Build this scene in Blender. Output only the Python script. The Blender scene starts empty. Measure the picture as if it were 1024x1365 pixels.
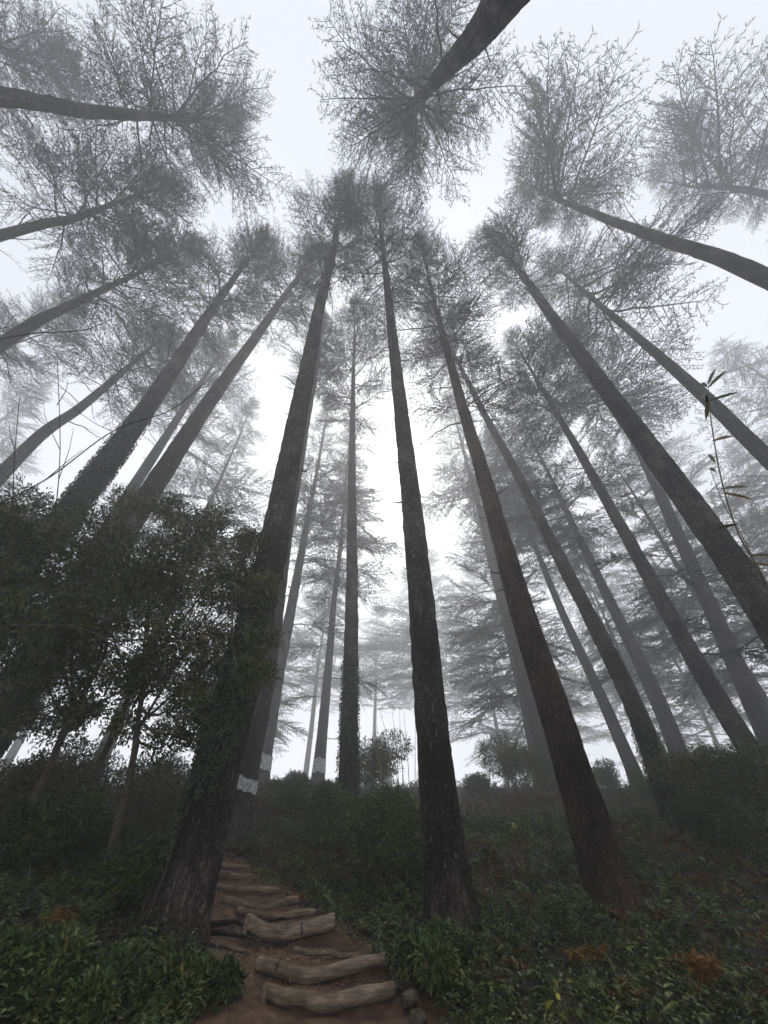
import bpy, math, random
import numpy as np
from mathutils import Vector, Matrix

# ------------------------------------------------------------------ camera, sky, sun, exposure
sc = bpy.context.scene
COL = sc.collection
PITCH = math.radians(42.8)
EYE = np.array([0.0, 0.0, 1.6])
cam = bpy.data.cameras.new('camera')
cam.sensor_fit = 'HORIZONTAL'
cam.sensor_width = 36.0
cam.lens = 18.0
cam.clip_start = 0.05
cam.clip_end = 2000.0
camo = bpy.data.objects.new('camera', cam)
camo.location = EYE
camo.rotation_euler = (math.pi / 2 + PITCH, 0, 0)
COL.objects.link(camo)
sc.camera = camo

SUN_EL, SUN_AZ = math.radians(52), math.radians(2)     # azimuth from +Y towards +X
world = bpy.data.worlds.new('World')
sc.world = world
world.use_nodes = True
nt = world.node_tree
nt.nodes.clear()
w_out = nt.nodes.new('ShaderNodeOutputWorld')
w_bg = nt.nodes.new('ShaderNodeBackground')
w_sky = nt.nodes.new('ShaderNodeTexSky')
w_sky.sky_type = 'NISHITA'
w_sky.sun_disc = False
w_sky.sun_elevation = SUN_EL
w_sky.sun_rotation = SUN_AZ
w_sky.altitude = 0
w_sky.air_density = 1.0
w_sky.dust_density = 1.0
w_sky.ozone_density = 1.0
w_hs = nt.nodes.new('ShaderNodeHueSaturation')
w_hs.inputs['Saturation'].default_value = 0.22
w_bg.inputs['Strength'].default_value = 0.15
nt.links.new(w_sky.outputs[0], w_hs.inputs['Color'])
w_mix = nt.nodes.new('ShaderNodeMixRGB')               # the cloud deck over the clear sky
w_mix.inputs['Fac'].default_value = 0.66
w_mix.inputs['Color2'].default_value = (5.3, 5.5, 6.05, 1)
nt.links.new(w_hs.outputs[0], w_mix.inputs['Color1'])
nt.links.new(w_mix.outputs[0], w_bg.inputs['Color'])
nt.links.new(w_bg.outputs[0], w_out.inputs['Surface'])

sun = bpy.data.lights.new('sun', 'SUN')
sun.energy = 1.5
sun.angle = math.radians(40)
sun.color = (1.0, 0.97, 0.93)
suno = bpy.data.objects.new('sun', sun)
sd = Vector((math.sin(SUN_AZ) * math.cos(SUN_EL), math.cos(SUN_AZ) * math.cos(SUN_EL), math.sin(SUN_EL)))
suno.rotation_euler = sd.to_track_quat('Z', 'Y').to_euler()
COL.objects.link(suno)

sc.view_settings.view_transform = 'Standard'
sc.view_settings.look = 'None'
sc.view_settings.exposure = 0.45
sc.view_settings.gamma = 1.0
sc.view_settings.use_curve_mapping = False
sc.render.engine = 'CYCLES'
cy = sc.cycles
cy.max_bounces = 6
cy.diffuse_bounces = 3
cy.glossy_bounces = 1
cy.transmission_bounces = 2
cy.volume_bounces = 4
cy.transparent_max_bounces = 4
cy.use_adaptive_sampling = True
cy.adaptive_threshold = 0.02
cy.use_denoising = True
cy.denoiser = 'OPENIMAGEDENOISE'
cy.caustics_reflective = False
cy.caustics_refractive = False
HAZE_DENSITY = 0.0078

# ------------------------------------------------------------------ helpers
RNG = np.random.default_rng(7)
CP, SP = math.cos(PITCH), math.sin(PITCH)


def ray(px, py):
    u = (px - 512.0) / 512.0
    v = (682.5 - py) / 512.0
    return np.array([u, CP - v * SP, SP + v * CP])


def at(px, py, Y):
    r = ray(px, py)
    return EYE + r * (Y / r[1])


def near_axis(px, py, X, Y, lean=0.0):
    """point on the sight line of a photo position closest to an upright axis at X, Y"""
    r = ray(px, py)
    h = math.hypot(r[0], r[1])
    d0 = (X * r[0] + Y * r[1]) / h
    s = d0 / (h + lean * r[2])
    return EYE + r * s


_TAB = np.random.default_rng(3).random((32, 32, 32))


def vnoise(p):
    p = np.asarray(p, float)
    i = np.floor(p).astype(int)
    f = p - i
    f = f * f * (3 - 2 * f)
    out = np.zeros(p.shape[:-1])
    for a in (0, 1):
        for b in (0, 1):
            for c in (0, 1):
                w = (f[..., 0] if a else 1 - f[..., 0]) * (f[..., 1] if b else 1 - f[..., 1]) * (f[..., 2] if c else 1 - f[..., 2])
                out += w * _TAB[(i[..., 0] + a) % 32, (i[..., 1] + b) % 32, (i[..., 2] + c) % 32]
    return out


def fbm(p, o=3):
    p = np.asarray(p, float)
    s, a, t = 0, 1.0, 0
    for _ in range(o):
        s = s + a * vnoise(p)
        t += a
        p = p * 2.03 + 11.3
        a *= 0.5
    return s / t


class Geo:
    def __init__(self):
        self.v, self.t, self.m, self.n = [], [], [], 0

    def add(self, V, T, m=0):
        V = np.asarray(V, float).reshape(-1, 3)
        T = np.asarray(T, int).reshape(-1, 3)
        self.v.append(V)
        self.t.append(T + self.n)
        self.m.append(np.full(len(T), m, int) if np.isscalar(m) else np.asarray(m, int))
        self.n += len(V)
        return self

    def arrays(self):
        if not self.v:
            return np.zeros((0, 3)), np.zeros((0, 3), int), np.zeros(0, int)
        return np.concatenate(self.v), np.concatenate(self.t), np.concatenate(self.m)

    def mesh(self, name, mats, smooth=True):
        V, T, M = self.arrays()
        me = bpy.data.meshes.new(name)
        me.vertices.add(len(V))
        me.vertices.foreach_set('co', V.astype(np.float32).ravel())
        me.loops.add(len(T) * 3)
        me.loops.foreach_set('vertex_index', T.astype(np.int32).ravel())
        me.polygons.add(len(T))
        me.polygons.foreach_set('loop_start', np.arange(0, len(T) * 3, 3, dtype=np.int32))
        me.polygons.foreach_set('material_index', M.astype(np.int32))
        me.polygons.foreach_set('use_smooth', np.full(len(T), smooth))
        for m in (mats if isinstance(mats, (list, tuple)) else [mats]):
            me.materials.append(m)
        me.update(calc_edges=True)
        return me


def link(name, me, parent=None, loc=(0, 0, 0), rot=(0, 0, 0), scale=(1, 1, 1)):
    o = bpy.data.objects.new(name, me)
    COL.objects.link(o)
    o.location = loc
    o.rotation_euler = rot
    o.scale = scale
    if parent is not None:
        o.parent = parent
    return o


def tag(o, label=None, cat=None, group=None, kind=None):
    if label: o['label'] = label
    if cat: o['category'] = cat
    if group: o['group'] = group
    if kind: o['kind'] = kind
    return o


def norm(a):
    return a / np.maximum(np.linalg.norm(a, axis=-1, keepdims=True), 1e-9)


def tube(P, R, seg=6, cap=True):
    P = np.asarray(P, float)
    R = np.asarray(R, float)
    n = len(P)
    tang = norm(np.gradient(P, axis=0))
    ref = np.array([0, 0, 1.0]) if abs(tang[0][2]) < 0.8 else np.array([1.0, 0, 0])
    a = norm(np.cross(tang, ref))
    b = np.cross(tang, a)
    th = np.linspace(0, 2 * math.pi, seg, endpoint=False)
    V = P[:, None, :] + R[:, None, None] * (np.cos(th)[None, :, None] * a[:, None, :] + np.sin(th)[None, :, None] * b[:, None, :])
    V = V.reshape(-1, 3)
    i = np.arange(n - 1)[:, None] * seg
    j = np.arange(seg)[None, :]
    k = (j + 1) % seg
    q = np.stack([i + j, i + k, i + seg + k, i + seg + j], -1).reshape(-1, 4)
    T = np.concatenate([q[:, [0, 2, 1]], q[:, [0, 3, 2]]])
    if cap:
        c0, c1 = len(V), len(V) + 1
        V = np.concatenate([V, P[:1], P[-1:]])
        jj = np.arange(seg)
        T = np.concatenate([T, np.stack([np.full(seg, c0), jj, (jj + 1) % seg], -1),
                            np.stack([np.full(seg, c1), (n - 1) * seg + (jj + 1) % seg, (n - 1) * seg + jj], -1)])
    return V, T


def tufts(P, D, L, W, rng):
    """needle tufts: slim triangles fanning from P along D"""
    D = norm(D)
    S = norm(np.cross(D, rng.normal(size=D.shape)))
    L = np.asarray(L)[:, None]
    W = np.asarray(W)[:, None]
    V = np.stack([P - S * W * 0.5, P + S * W * 0.5, P + D * L], 1).reshape(-1, 3)
    return V, np.arange(len(V)).reshape(-1, 3)


def leaves(P, D, N, L, W, fold=0.25, fine=False):
    """leaves folded along the midrib, tip drooped; fine ones have a rounder outline"""
    D = norm(D)
    S = norm(np.cross(D, N))
    N = np.cross(S, D)
    L = np.asarray(L)[:, None]
    W = np.asarray(W)[:, None]
    tip = P + D * L - N * L * 0.15
    if fine:
        m = P + D * L * 0.3
        k = P + D * L * 0.68 - N * L * 0.05
        V = np.stack([P, m + S * W * 0.5 + N * W * fold, k + S * W * 0.36 + N * W * fold, tip, k - S * W * 0.36 + N * W * fold, m - S * W * 0.5 + N * W * fold], 1).reshape(-1, 3)
        i = np.arange(len(P))[:, None] * 6
        T = np.concatenate([i + np.array([[0, 2, 1]]), i + np.array([[0, 3, 2]]), i + np.array([[0, 4, 3]]), i + np.array([[0, 5, 4]])])
        return V, T
    m = P + D * L * 0.45
    V = np.stack([P, m + S * W * 0.5 + N * W * fold, tip, m - S * W * 0.5 + N * W * fold], 1).reshape(-1, 3)
    i = np.arange(len(P))[:, None] * 4
    T = np.concatenate([i + np.array([[0, 2, 1]]), i + np.array([[0, 3, 2]])])
    return V, T


def spline(P, n):
    """Catmull-Rom through P"""
    P = np.asarray(P, float)
    Q = np.concatenate([[2 * P[0] - P[1]], P, [2 * P[-1] - P[-2]]])
    out = []
    k = len(P) - 1
    for t in np.linspace(0, k - 1e-6, n):
        i = int(t)
        f = t - i
        a, b, c, d = Q[i:i + 4]
        out.append(0.5 * (2 * b + (c - a) * f + (2 * a - 5 * b + 4 * c - d) * f * f + (3 * b - a - 3 * c + d) * f ** 3))
    return np.array(out)


def rotz(a):
    c, s = math.cos(a), math.sin(a)
    return np.array([[c, -s, 0], [s, c, 0], [0, 0, 1.0]])


def roty(a):
    c, s = math.cos(a), math.sin(a)
    return np.array([[c, 0, s], [0, 1.0, 0], [-s, 0, c]])


def rotx(a):
    c, s = math.cos(a), math.sin(a)
    return np.array([[1.0, 0, 0], [0, c, -s], [0, s, c]])


# ------------------------------------------------------------------ materials
def new_mat(name, rough=0.9, spec=0.2):
    m = bpy.data.materials.new(name)
    m.use_nodes = True
    b = m.node_tree.nodes['Principled BSDF']
    b.inputs['Roughness'].default_value = rough
    b.inputs['Specular IOR Level'].default_value = spec
    return m, m.node_tree, b


def ramp(t, stops):
    r = t.nodes.new('ShaderNodeValToRGB')
    e = r.color_ramp.elements
    while len(e) < len(stops):
        e.new(0.5)
    for k, (p, c) in enumerate(stops):
        e[k].position = p
        e[k].color = (*c, 1)
    return r


def bark_mat(name, dark, mid, light, sc_=15.0, bump=1.0):
    m, t, b = new_mat(name, 0.95, 0.12)
    tc = t.nodes.new('ShaderNodeTexCoord')

    def noise(scale, zs, detail=6, rough=0.65, dist=0.0):
        mp = t.nodes.new('ShaderNodeMapping')
        mp.inputs['Scale'].default_value = (1, 1, zs)
        t.links.new(tc.outputs['Object'], mp.inputs['Vector'])
        n = t.nodes.new('ShaderNodeTexNoise')
        n.inputs['Scale'].default_value = scale
        n.inputs['Detail'].default_value = detail
        n.inputs['Roughness'].default_value = rough
        n.inputs['Distortion'].default_value = dist
        t.links.new(mp.outputs[0], n.inputs['Vector'])
        return n.outputs['Fac']

    def math2(op, a, c):
        n = t.nodes.new('ShaderNodeMath')
        n.operation = op
        for k, x in enumerate((a, c)):
            if isinstance(x, (int, float)):
                n.inputs[k].default_value = x
            else:
                t.links.new(x, n.inputs[k])
        return n.outputs[0]

    ridge = math2('ABSOLUTE', math2('SUBTRACT', noise(sc_ * 1.35, 0.3, 5, 0.65, 0.9), 0.5), 0)       # long fissures
    ridge = math2('MULTIPLY', ridge, 3.4)
    grit = noise(sc_ * 3.2, 0.5, 8, 0.75)
    patch = noise(1.1, 0.6, 5, 0.6)
    h = math2('ADD', math2('MULTIPLY', ridge, 0.62), math2('MULTIPLY', grit, 0.55))
    h2 = math2('ADD', h, math2('MULTIPLY', math2('SUBTRACT', patch, 0.5), 0.9))
    r = ramp(t, [(0.30, dark), (0.47, mid), (0.74, light)])
    t.links.new(h2, r.inputs['Fac'])
    t.links.new(r.outputs[0], b.inputs['Base Color'])
    bp = t.nodes.new('ShaderNodeBump')
    bp.inputs['Strength'].default_value = bump
    bp.inputs['Distance'].default_value = 0.05
    t.links.new(h, bp.inputs['Height'])
    t.links.new(bp.outputs[0], b.inputs['Normal'])
    return m


def leaf_mat(name, stops, rough=0.5, spec=0.3, tint=None, tscale=0.7):
    m, t, b = new_mat(name, rough, spec)
    g = t.nodes.new('ShaderNodeNewGeometry')
    r = ramp(t, stops)
    t.links.new(g.outputs['Random Per Island'], r.inputs['Fac'])
    col = r.outputs[0]
    if tint:                                  # drifts of different growth
        n = t.nodes.new('ShaderNodeTexNoise')
        n.inputs['Scale'].default_value = tscale
        n.inputs['Detail'].default_value = 4
        tc = t.nodes.new('ShaderNodeTexCoord')
        t.links.new(tc.outputs['Object'], n.inputs['Vector'])
        r2 = ramp(t, [(0.40, tint[0]), (0.5, (1, 1, 1)), (0.60, tint[1])])
        t.links.new(n.outputs['Fac'], r2.inputs['Fac'])
        mm = t.nodes.new('ShaderNodeMixRGB')
        mm.blend_type = 'MULTIPLY'
        mm.inputs['Fac'].default_value = 1
        t.links.new(col, mm.inputs['Color1'])
        t.links.new(r2.outputs[0], mm.inputs['Color2'])
        col = mm.outputs[0]
    t.links.new(col, b.inputs['Base Color'])
    return m


def noise_mat(name, stops, scale, detail=6, bump=0.5, dist=0.03, rough=0.9):
    m, t, b = new_mat(name, rough, 0.15)
    tc = t.nodes.new('ShaderNodeTexCoord')
    n = t.nodes.new('ShaderNodeTexNoise')
    n.inputs['Scale'].default_value = scale
    n.inputs['Detail'].default_value = detail
    n.inputs['Roughness'].default_value = 0.65
    t.links.new(tc.outputs['Object'], n.inputs['Vector'])
    r = ramp(t, stops)
    t.links.new(n.outputs['Fac'], r.inputs['Fac'])
    t.links.new(r.outputs[0], b.inputs['Base Color'])
    bp = t.nodes.new('ShaderNodeBump')
    bp.inputs['Strength'].default_value = bump
    bp.inputs['Distance'].default_value = dist
    t.links.new(n.outputs['Fac'], bp.inputs['Height'])
    t.links.new(bp.outputs[0], b.inputs['Normal'])
    return m


M_BARK = bark_mat('cedar_bark', (0.008, 0.0065, 0.0055), (0.052, 0.044, 0.038), (0.19, 0.17, 0.155))
M_BARK_RED = bark_mat('reddish_cedar_bark', (0.008, 0.005, 0.0035), (0.048, 0.030, 0.022), (0.15, 0.105, 0.085))
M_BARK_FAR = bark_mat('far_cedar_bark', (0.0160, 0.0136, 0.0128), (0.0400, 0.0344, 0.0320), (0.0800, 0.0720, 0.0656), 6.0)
M_TWIG = noise_mat('twig_bark', [(0.3, (0.03, 0.025, 0.02)), (0.7, (0.09, 0.075, 0.06))], 20)
M_NEEDLE = leaf_mat('cedar_needles', [(0.0, (0.0176, 0.0280, 0.0192)), (0.5, (0.0280, 0.0400, 0.0272)), (1.0, (0.0480, 0.0600, 0.0400))], 0.7, 0.15)
M_IVY = leaf_mat('ivy_leaves', [(0.0, (0.0126, 0.0210, 0.0112)), (0.6, (0.0245, 0.0385, 0.0210)), (1.0, (0.0525, 0.0700, 0.0385))], 0.45, 0.35)
M_EVERG = leaf_mat('evergreen_leaves', [(0.0, (0.012, 0.018, 0.004)), (0.45, (0.04, 0.055, 0.012)), (0.8, (0.095, 0.11, 0.026)), (0.97, (0.14, 0.145, 0.04)), (1.0, (0.2, 0.15, 0.05))], 0.4, 0.45, ((0.6, 0.65, 0.6), (1.25, 1.15, 0.9)), 0.9)
M_YGREEN = leaf_mat('yellow_green_leaves', [(0.0, (0.0300, 0.0360, 0.0090)), (0.6, (0.0540, 0.0600, 0.0150)), (1.0, (0.0960, 0.0900, 0.0240))], 0.5, 0.3)
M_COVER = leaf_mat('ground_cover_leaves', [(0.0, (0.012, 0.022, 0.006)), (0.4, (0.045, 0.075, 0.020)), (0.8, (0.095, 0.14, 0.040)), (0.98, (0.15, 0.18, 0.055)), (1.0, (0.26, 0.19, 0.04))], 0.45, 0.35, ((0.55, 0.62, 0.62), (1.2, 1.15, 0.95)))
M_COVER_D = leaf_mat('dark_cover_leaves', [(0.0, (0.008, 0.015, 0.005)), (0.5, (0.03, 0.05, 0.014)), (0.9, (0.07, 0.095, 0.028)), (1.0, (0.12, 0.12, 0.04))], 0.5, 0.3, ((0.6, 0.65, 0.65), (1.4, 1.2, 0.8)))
M_RUST = leaf_mat('withered_fern', [(0.0, (0.05, 0.02, 0.010)), (0.5, (0.105, 0.048, 0.022)), (1.0, (0.19, 0.105, 0.045))], 0.8, 0.1)
M_ORANGE = leaf_mat('orange_fern', [(0.0, (0.10, 0.045, 0.012)), (0.6, (0.19, 0.085, 0.018)), (1.0, (0.28, 0.15, 0.035))], 0.7, 0.15)
M_YELLOW = leaf_mat('yellow_leaves', [(0.0, (0.20, 0.20, 0.03)), (1.0, (0.45, 0.38, 0.08))], 0.6, 0.2)
M_STRAW = leaf_mat('dry_stalks', [(0.0, (0.16, 0.14, 0.09)), (1.0, (0.30, 0.27, 0.18))], 0.8, 0.15)
M_LITTER = leaf_mat('fallen_leaves', [(0.0, (0.07, 0.04, 0.025)), (0.7, (0.16, 0.10, 0.06)), (1.0, (0.34, 0.27, 0.19))], 0.8, 0.1)
M_SOIL = noise_mat('soil', [(0.3, (0.0132, 0.0096, 0.0066)), (0.7, (0.0330, 0.0240, 0.0168))], 3.0, 8, 0.8, 0.06)
M_PATH = noise_mat('red_brown_earth', [(0.25, (0.042, 0.024, 0.015)), (0.5, (0.092, 0.056, 0.036)), (0.75, (0.19, 0.125, 0.082))], 6.0, 12, 1.0, 0.06)
M_STONE = noise_mat('path_stone', [(0.3, (0.035, 0.027, 0.02)), (0.55, (0.085, 0.07, 0.055)), (0.75, (0.14, 0.12, 0.10))], 9.0, 10, 1.0, 0.05)
M_PAINT = noise_mat('white_paint', [(0.36, (0.07, 0.065, 0.06)), (0.46, (0.38, 0.385, 0.39)), (0.62, (0.62, 0.63, 0.64))], 11.0, 8, 0.9, 0.03)
M_WIRE = noise_mat('rusty_wire', [(0.3, (0.02, 0.016, 0.013)), (0.7, (0.05, 0.038, 0.03))], 20)


def log_mat():
    m, t, b = new_mat('weathered_log', 0.8, 0.2)
    tc = t.nodes.new('ShaderNodeTexCoord')
    mp = t.nodes.new('ShaderNodeMapping')
    mp.inputs['Scale'].default_value = (0.12, 1, 1)
    t.links.new(tc.outputs['Object'], mp.inputs['Vector'])
    n = t.nodes.new('ShaderNodeTexNoise')
    n.inputs['Scale'].default_value = 26
    n.inputs['Detail'].default_value = 8
    n.inputs['Roughness'].default_value = 0.7
    t.links.new(mp.outputs[0], n.inputs['Vector'])
    n2 = t.nodes.new('ShaderNodeTexNoise')
    n2.inputs['Scale'].default_value = 3.0
    n2.inputs['Detail'].default_value = 5
    t.links.new(tc.outputs['Object'], n2.inputs['Vector'])
    r = ramp(t, [(0.28, (0.045, 0.032, 0.022)), (0.48, (0.19, 0.145, 0.105)), (0.70, (0.38, 0.305, 0.23))])
    t.links.new(n.outputs['Fac'], r.inputs['Fac'])
    r2 = ramp(t, [(0.36, (0.45, 0.42, 0.36)), (0.62, (1.0, 1.0, 1.0))])
    t.links.new(n2.outputs['Fac'], r2.inputs['Fac'])
    mm = t.nodes.new('ShaderNodeMixRGB')
    mm.blend_type = 'MULTIPLY'
    mm.inputs['Fac'].default_value = 1
    t.links.new(r.outputs[0], mm.inputs['Color1'])
    t.links.new(r2.outputs[0], mm.inputs['Color2'])
    t.links.new(mm.outputs[0], b.inputs['Base Color'])
    bp = t.nodes.new('ShaderNodeBump')
    bp.inputs['Strength'].default_value = 0.9
    bp.inputs['Distance'].default_value = 0.028
    t.links.new(n.outputs['Fac'], bp.inputs['Height'])
    t.links.new(bp.outputs[0], b.inputs['Normal'])
    return m


M_LOG = log_mat()

# ------------------------------------------------------------------ terrain
PY = np.array([-140, -20, 0, 5.5, 6.5, 7.2, 8.5, 9.4, 10.6, 11.7, 12.5, 17, 20, 24, 30, 33, 38, 44, 60, 90, 140.0])
PZ = np.array([-22, -2.2, 0.0, 0.46, 0.58, 0.68, 0.90, 1.06, 1.30, 1.50, 1.66, 2.6, 3.3, 4.15, 5.35, 5.5, 4.6, 3.0, -1.5, -8, -16.0])
CTRL = np.array([  # x, y, lift above the path's own profile, reach
    [2.4, 12.5, 0.30, 2.5], [7.5, 13.5, 0.50, 4.0], [-0.5, 14.5, 0.55, 2.2], [-4.5, 20, 0.75, 3.5],
    [-9.5, 10, 0.7, 4.0], [-4.2, 7.4, 0.12, 1.6], [12, 9, 0.3, 4.0], [-10, 18, 0.8, 4.5], [-6.5, 6.5, 0.3, 2.2]])


PATH = np.array([(0.10, 0.0, 1.6), (-0.1, 3.0, 1.4), (-0.6, 5.8, 1.25), (-0.72, 6.5, 1.15), (-1.05, 7.25, 1.2), (-1.75, 8.5, 1.08), (-2.4, 9.85, 0.93), (-2.85, 10.6, 0.8),
                 (-3.4, 11.6, 0.72), (-3.9, 12.4, 0.66), (-5.0, 13.6, 0.55), (-6.5, 15.2, 0.55), (-8.1, 16.8, 0.7), (-10.8, 18.8, 0.5)])  # x, y, half width
PATH_S = spline(PATH, 160)


def path_dist(x, y):
    """signed-ish distance beyond the path's edge"""
    d = np.full(np.shape(x), 1e9)
    for k in range(0, len(PATH_S), 2):
        px, py, hw = PATH_S[k]
        d = np.minimum(d, np.hypot(x - px, y - py) - hw)
    return d


def ground_z(x, y):
    x = np.asarray(x, float)
    y = np.asarray(y, float)
    z0 = np.interp(y, PY, PZ)
    z = z0 * 1.0
    for cx, cy_, dz, rr in CTRL:
        z = z + dz * np.exp(-((x - cx) ** 2 + (y - cy_) ** 2) / (rr * rr))
    p = np.stack([x * 0.35 + 50, y * 0.35 + 50, np.zeros_like(x)], -1)
    z = z + (fbm(p, 3) - 0.5) * 0.35 * np.clip((np.hypot(x, y) - 3) / 5, 0, 1)
    z = z - 0.00035 * np.clip(np.abs(x) - 14, 0, None) ** 2
    f = np.clip(path_dist(x, y) / 0.9 + 0.15, 0, 1)
    f = f * f * (3 - 2 * f)
    return z0 + (z - z0) * f


LOGS = [  # pixel left, pixel mid, pixel right, forward distance, radius
    ('lowest thick log of the path steps, split and sagging', (352, 1316), (420, 1336), (527, 1321), 6.5, 0.060),
    ('long pale bowed log, second of the path steps', (343, 1282), (410, 1302), (522, 1275), 7.25, 0.063),
    ('thin short stick lying behind the long bowed step log', (392, 1266), (430, 1270), (470, 1273), 7.85, 0.03),
    ('thickest step log, bound with wire and raised at one end', (326, 1233), (390, 1243), (447, 1229), 8.5, 0.092),
    ('thin crooked log laid just above the thickest step log', (316, 1214), (368, 1222), (422, 1214), 9.25, 0.045),
    ('slender curved step log beneath the straight pole steps', (297, 1201), (350, 1210), (402, 1198), 9.85, 0.064),
    ('straight pole step reaching out from behind the ivy trunk', (272, 1185), (320, 1187), (372, 1190), 10.6, 0.072),
    ('second straight pole step above, beside bare earth', (272, 1165), (310, 1167), (347, 1171), 11.6, 0.072),
    ('topmost thin pole of the near flight of steps', (270, 1155), (300, 1156), (332, 1159), 12.25, 0.062),
    ('pale upper pole step in the far flight behind the ivy trunk', (168, 1104), (190, 1105), (217, 1107), 16.8, 0.08),
    ('lower pole step in the far flight behind the ivy trunk', (168, 1113), (190, 1114), (215, 1114), 16.0, 0.075),
]


STEP_Y = [0, 3.0, 5.2, 6.5, 7.25, 8.5, 9.25, 9.85, 10.6, 11.6, 12.25, 13.4, 14.6, 16.0, 16.8, 18.0, 19.5, 21, 23]
STEP_R = [0, 0.05, 0.07, 0.09, 0.10, 0.125, 0.05, 0.06, 0.065, 0.06, 0.05, 0.05, 0.05, 0.06, 0.07, 0, 0, 0, 0]


def path_z(x, y):
    """stepped treads held by the logs"""
    st = np.array(STEP_Y)
    rr = np.array(STEP_R)
    zc = np.interp(st, PY, PZ)
    i = np.clip(np.searchsorted(st, y) - 1, 0, len(st) - 2)
    f = (y - st[i]) / (st[i + 1] - st[i])
    lo = zc[i] - rr[i] * 0.25
    hi = np.maximum(zc[i + 1] - rr[i + 1] * 1.15, lo - 0.08)
    front = zc[i] - rr[i] * 1.15
    g = np.clip((y - st[i]) / np.maximum(rr[i], 0.03), 0, 1)
    return front * (1 - g) + (lo + (hi - lo) * f) * g


def build_ground():
    xs = np.unique(np.concatenate([np.linspace(-110, -18, 24), np.arange(-18, 18.01, 0.25), np.linspace(18, 110, 24)]))
    ys = np.unique(np.concatenate([np.linspace(-60, -2, 14), np.arange(-2, 36.01, 0.25), np.linspace(36, 120, 30)]))
    X, Y = np.meshgrid(xs, ys)
    Z = ground_z(X, Y)
    pd = path_dist(X, Y)
    Z = Z - 0.25 * np.clip((0.25 - pd) / 0.4, 0, 1)       # bed cut below the path sheet
    V = np.stack([X, Y, Z], -1).reshape(-1, 3)
    nx = len(xs)
    i = np.arange(len(ys) - 1)[:, None] * nx + np.arange(nx - 1)[None, :]
    i = i.ravel()
    T = np.concatenate([np.stack([i, i + 1, i + nx + 1], -1), np.stack([i, i + nx + 1, i + nx], -1)])
    o = link('ground', Geo().add(V, T).mesh('ground', M_SOIL))
    tag(o, kind='structure')
    # the earth path with its treads
    n, mcount = 420, 26
    S = spline(PATH, n)
    d = np.gradient(S[:, :2], axis=0)
    d = d / np.linalg.norm(d, axis=1, keepdims=True)
    side = np.stack([d[:, 1], -d[:, 0]], -1)
    u = np.linspace(-1, 1, mcount)
    ew = (S[:, 2] + 0.25)[:, None] * u[None, :]
    X = S[:, 0][:, None] + side[:, 0][:, None] * ew
    Y = S[:, 1][:, None] + side[:, 1][:, None] * ew
    edge = np.clip((np.abs(u) - 0.72) / 0.28, 0, 1)[None, :]
    Z = path_z(X, Y) * (1 - edge) + ground_z(X, Y) * edge
    ramp_side = np.clip((-u[None, :] - 0.15) / 0.4, 0, 1)          # trodden ramp beside the steps
    Z = Z * (1 - ramp_side) + (ground_z(X, Y) + 0.02) * ramp_side
    Z = Z + (fbm(np.stack([X * 3, Y * 3, 0 * X], -1), 4) - 0.5) * 0.05 - 0.06 * edge + 0.0
    V = np.stack([X, Y, Z], -1).reshape(-1, 3)
    i = (np.arange(n - 1)[:, None] * mcount + np.arange(mcount - 1)[None, :]).ravel()
    T = np.concatenate([np.stack([i, i + 1, i + mcount + 1], -1), np.stack([i, i + mcount + 1, i + mcount], -1)])
    o = link('path', Geo().add(V, T[:, ::-1]).mesh('path', M_PATH))
    tag(o, kind='structure')


build_ground()


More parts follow.
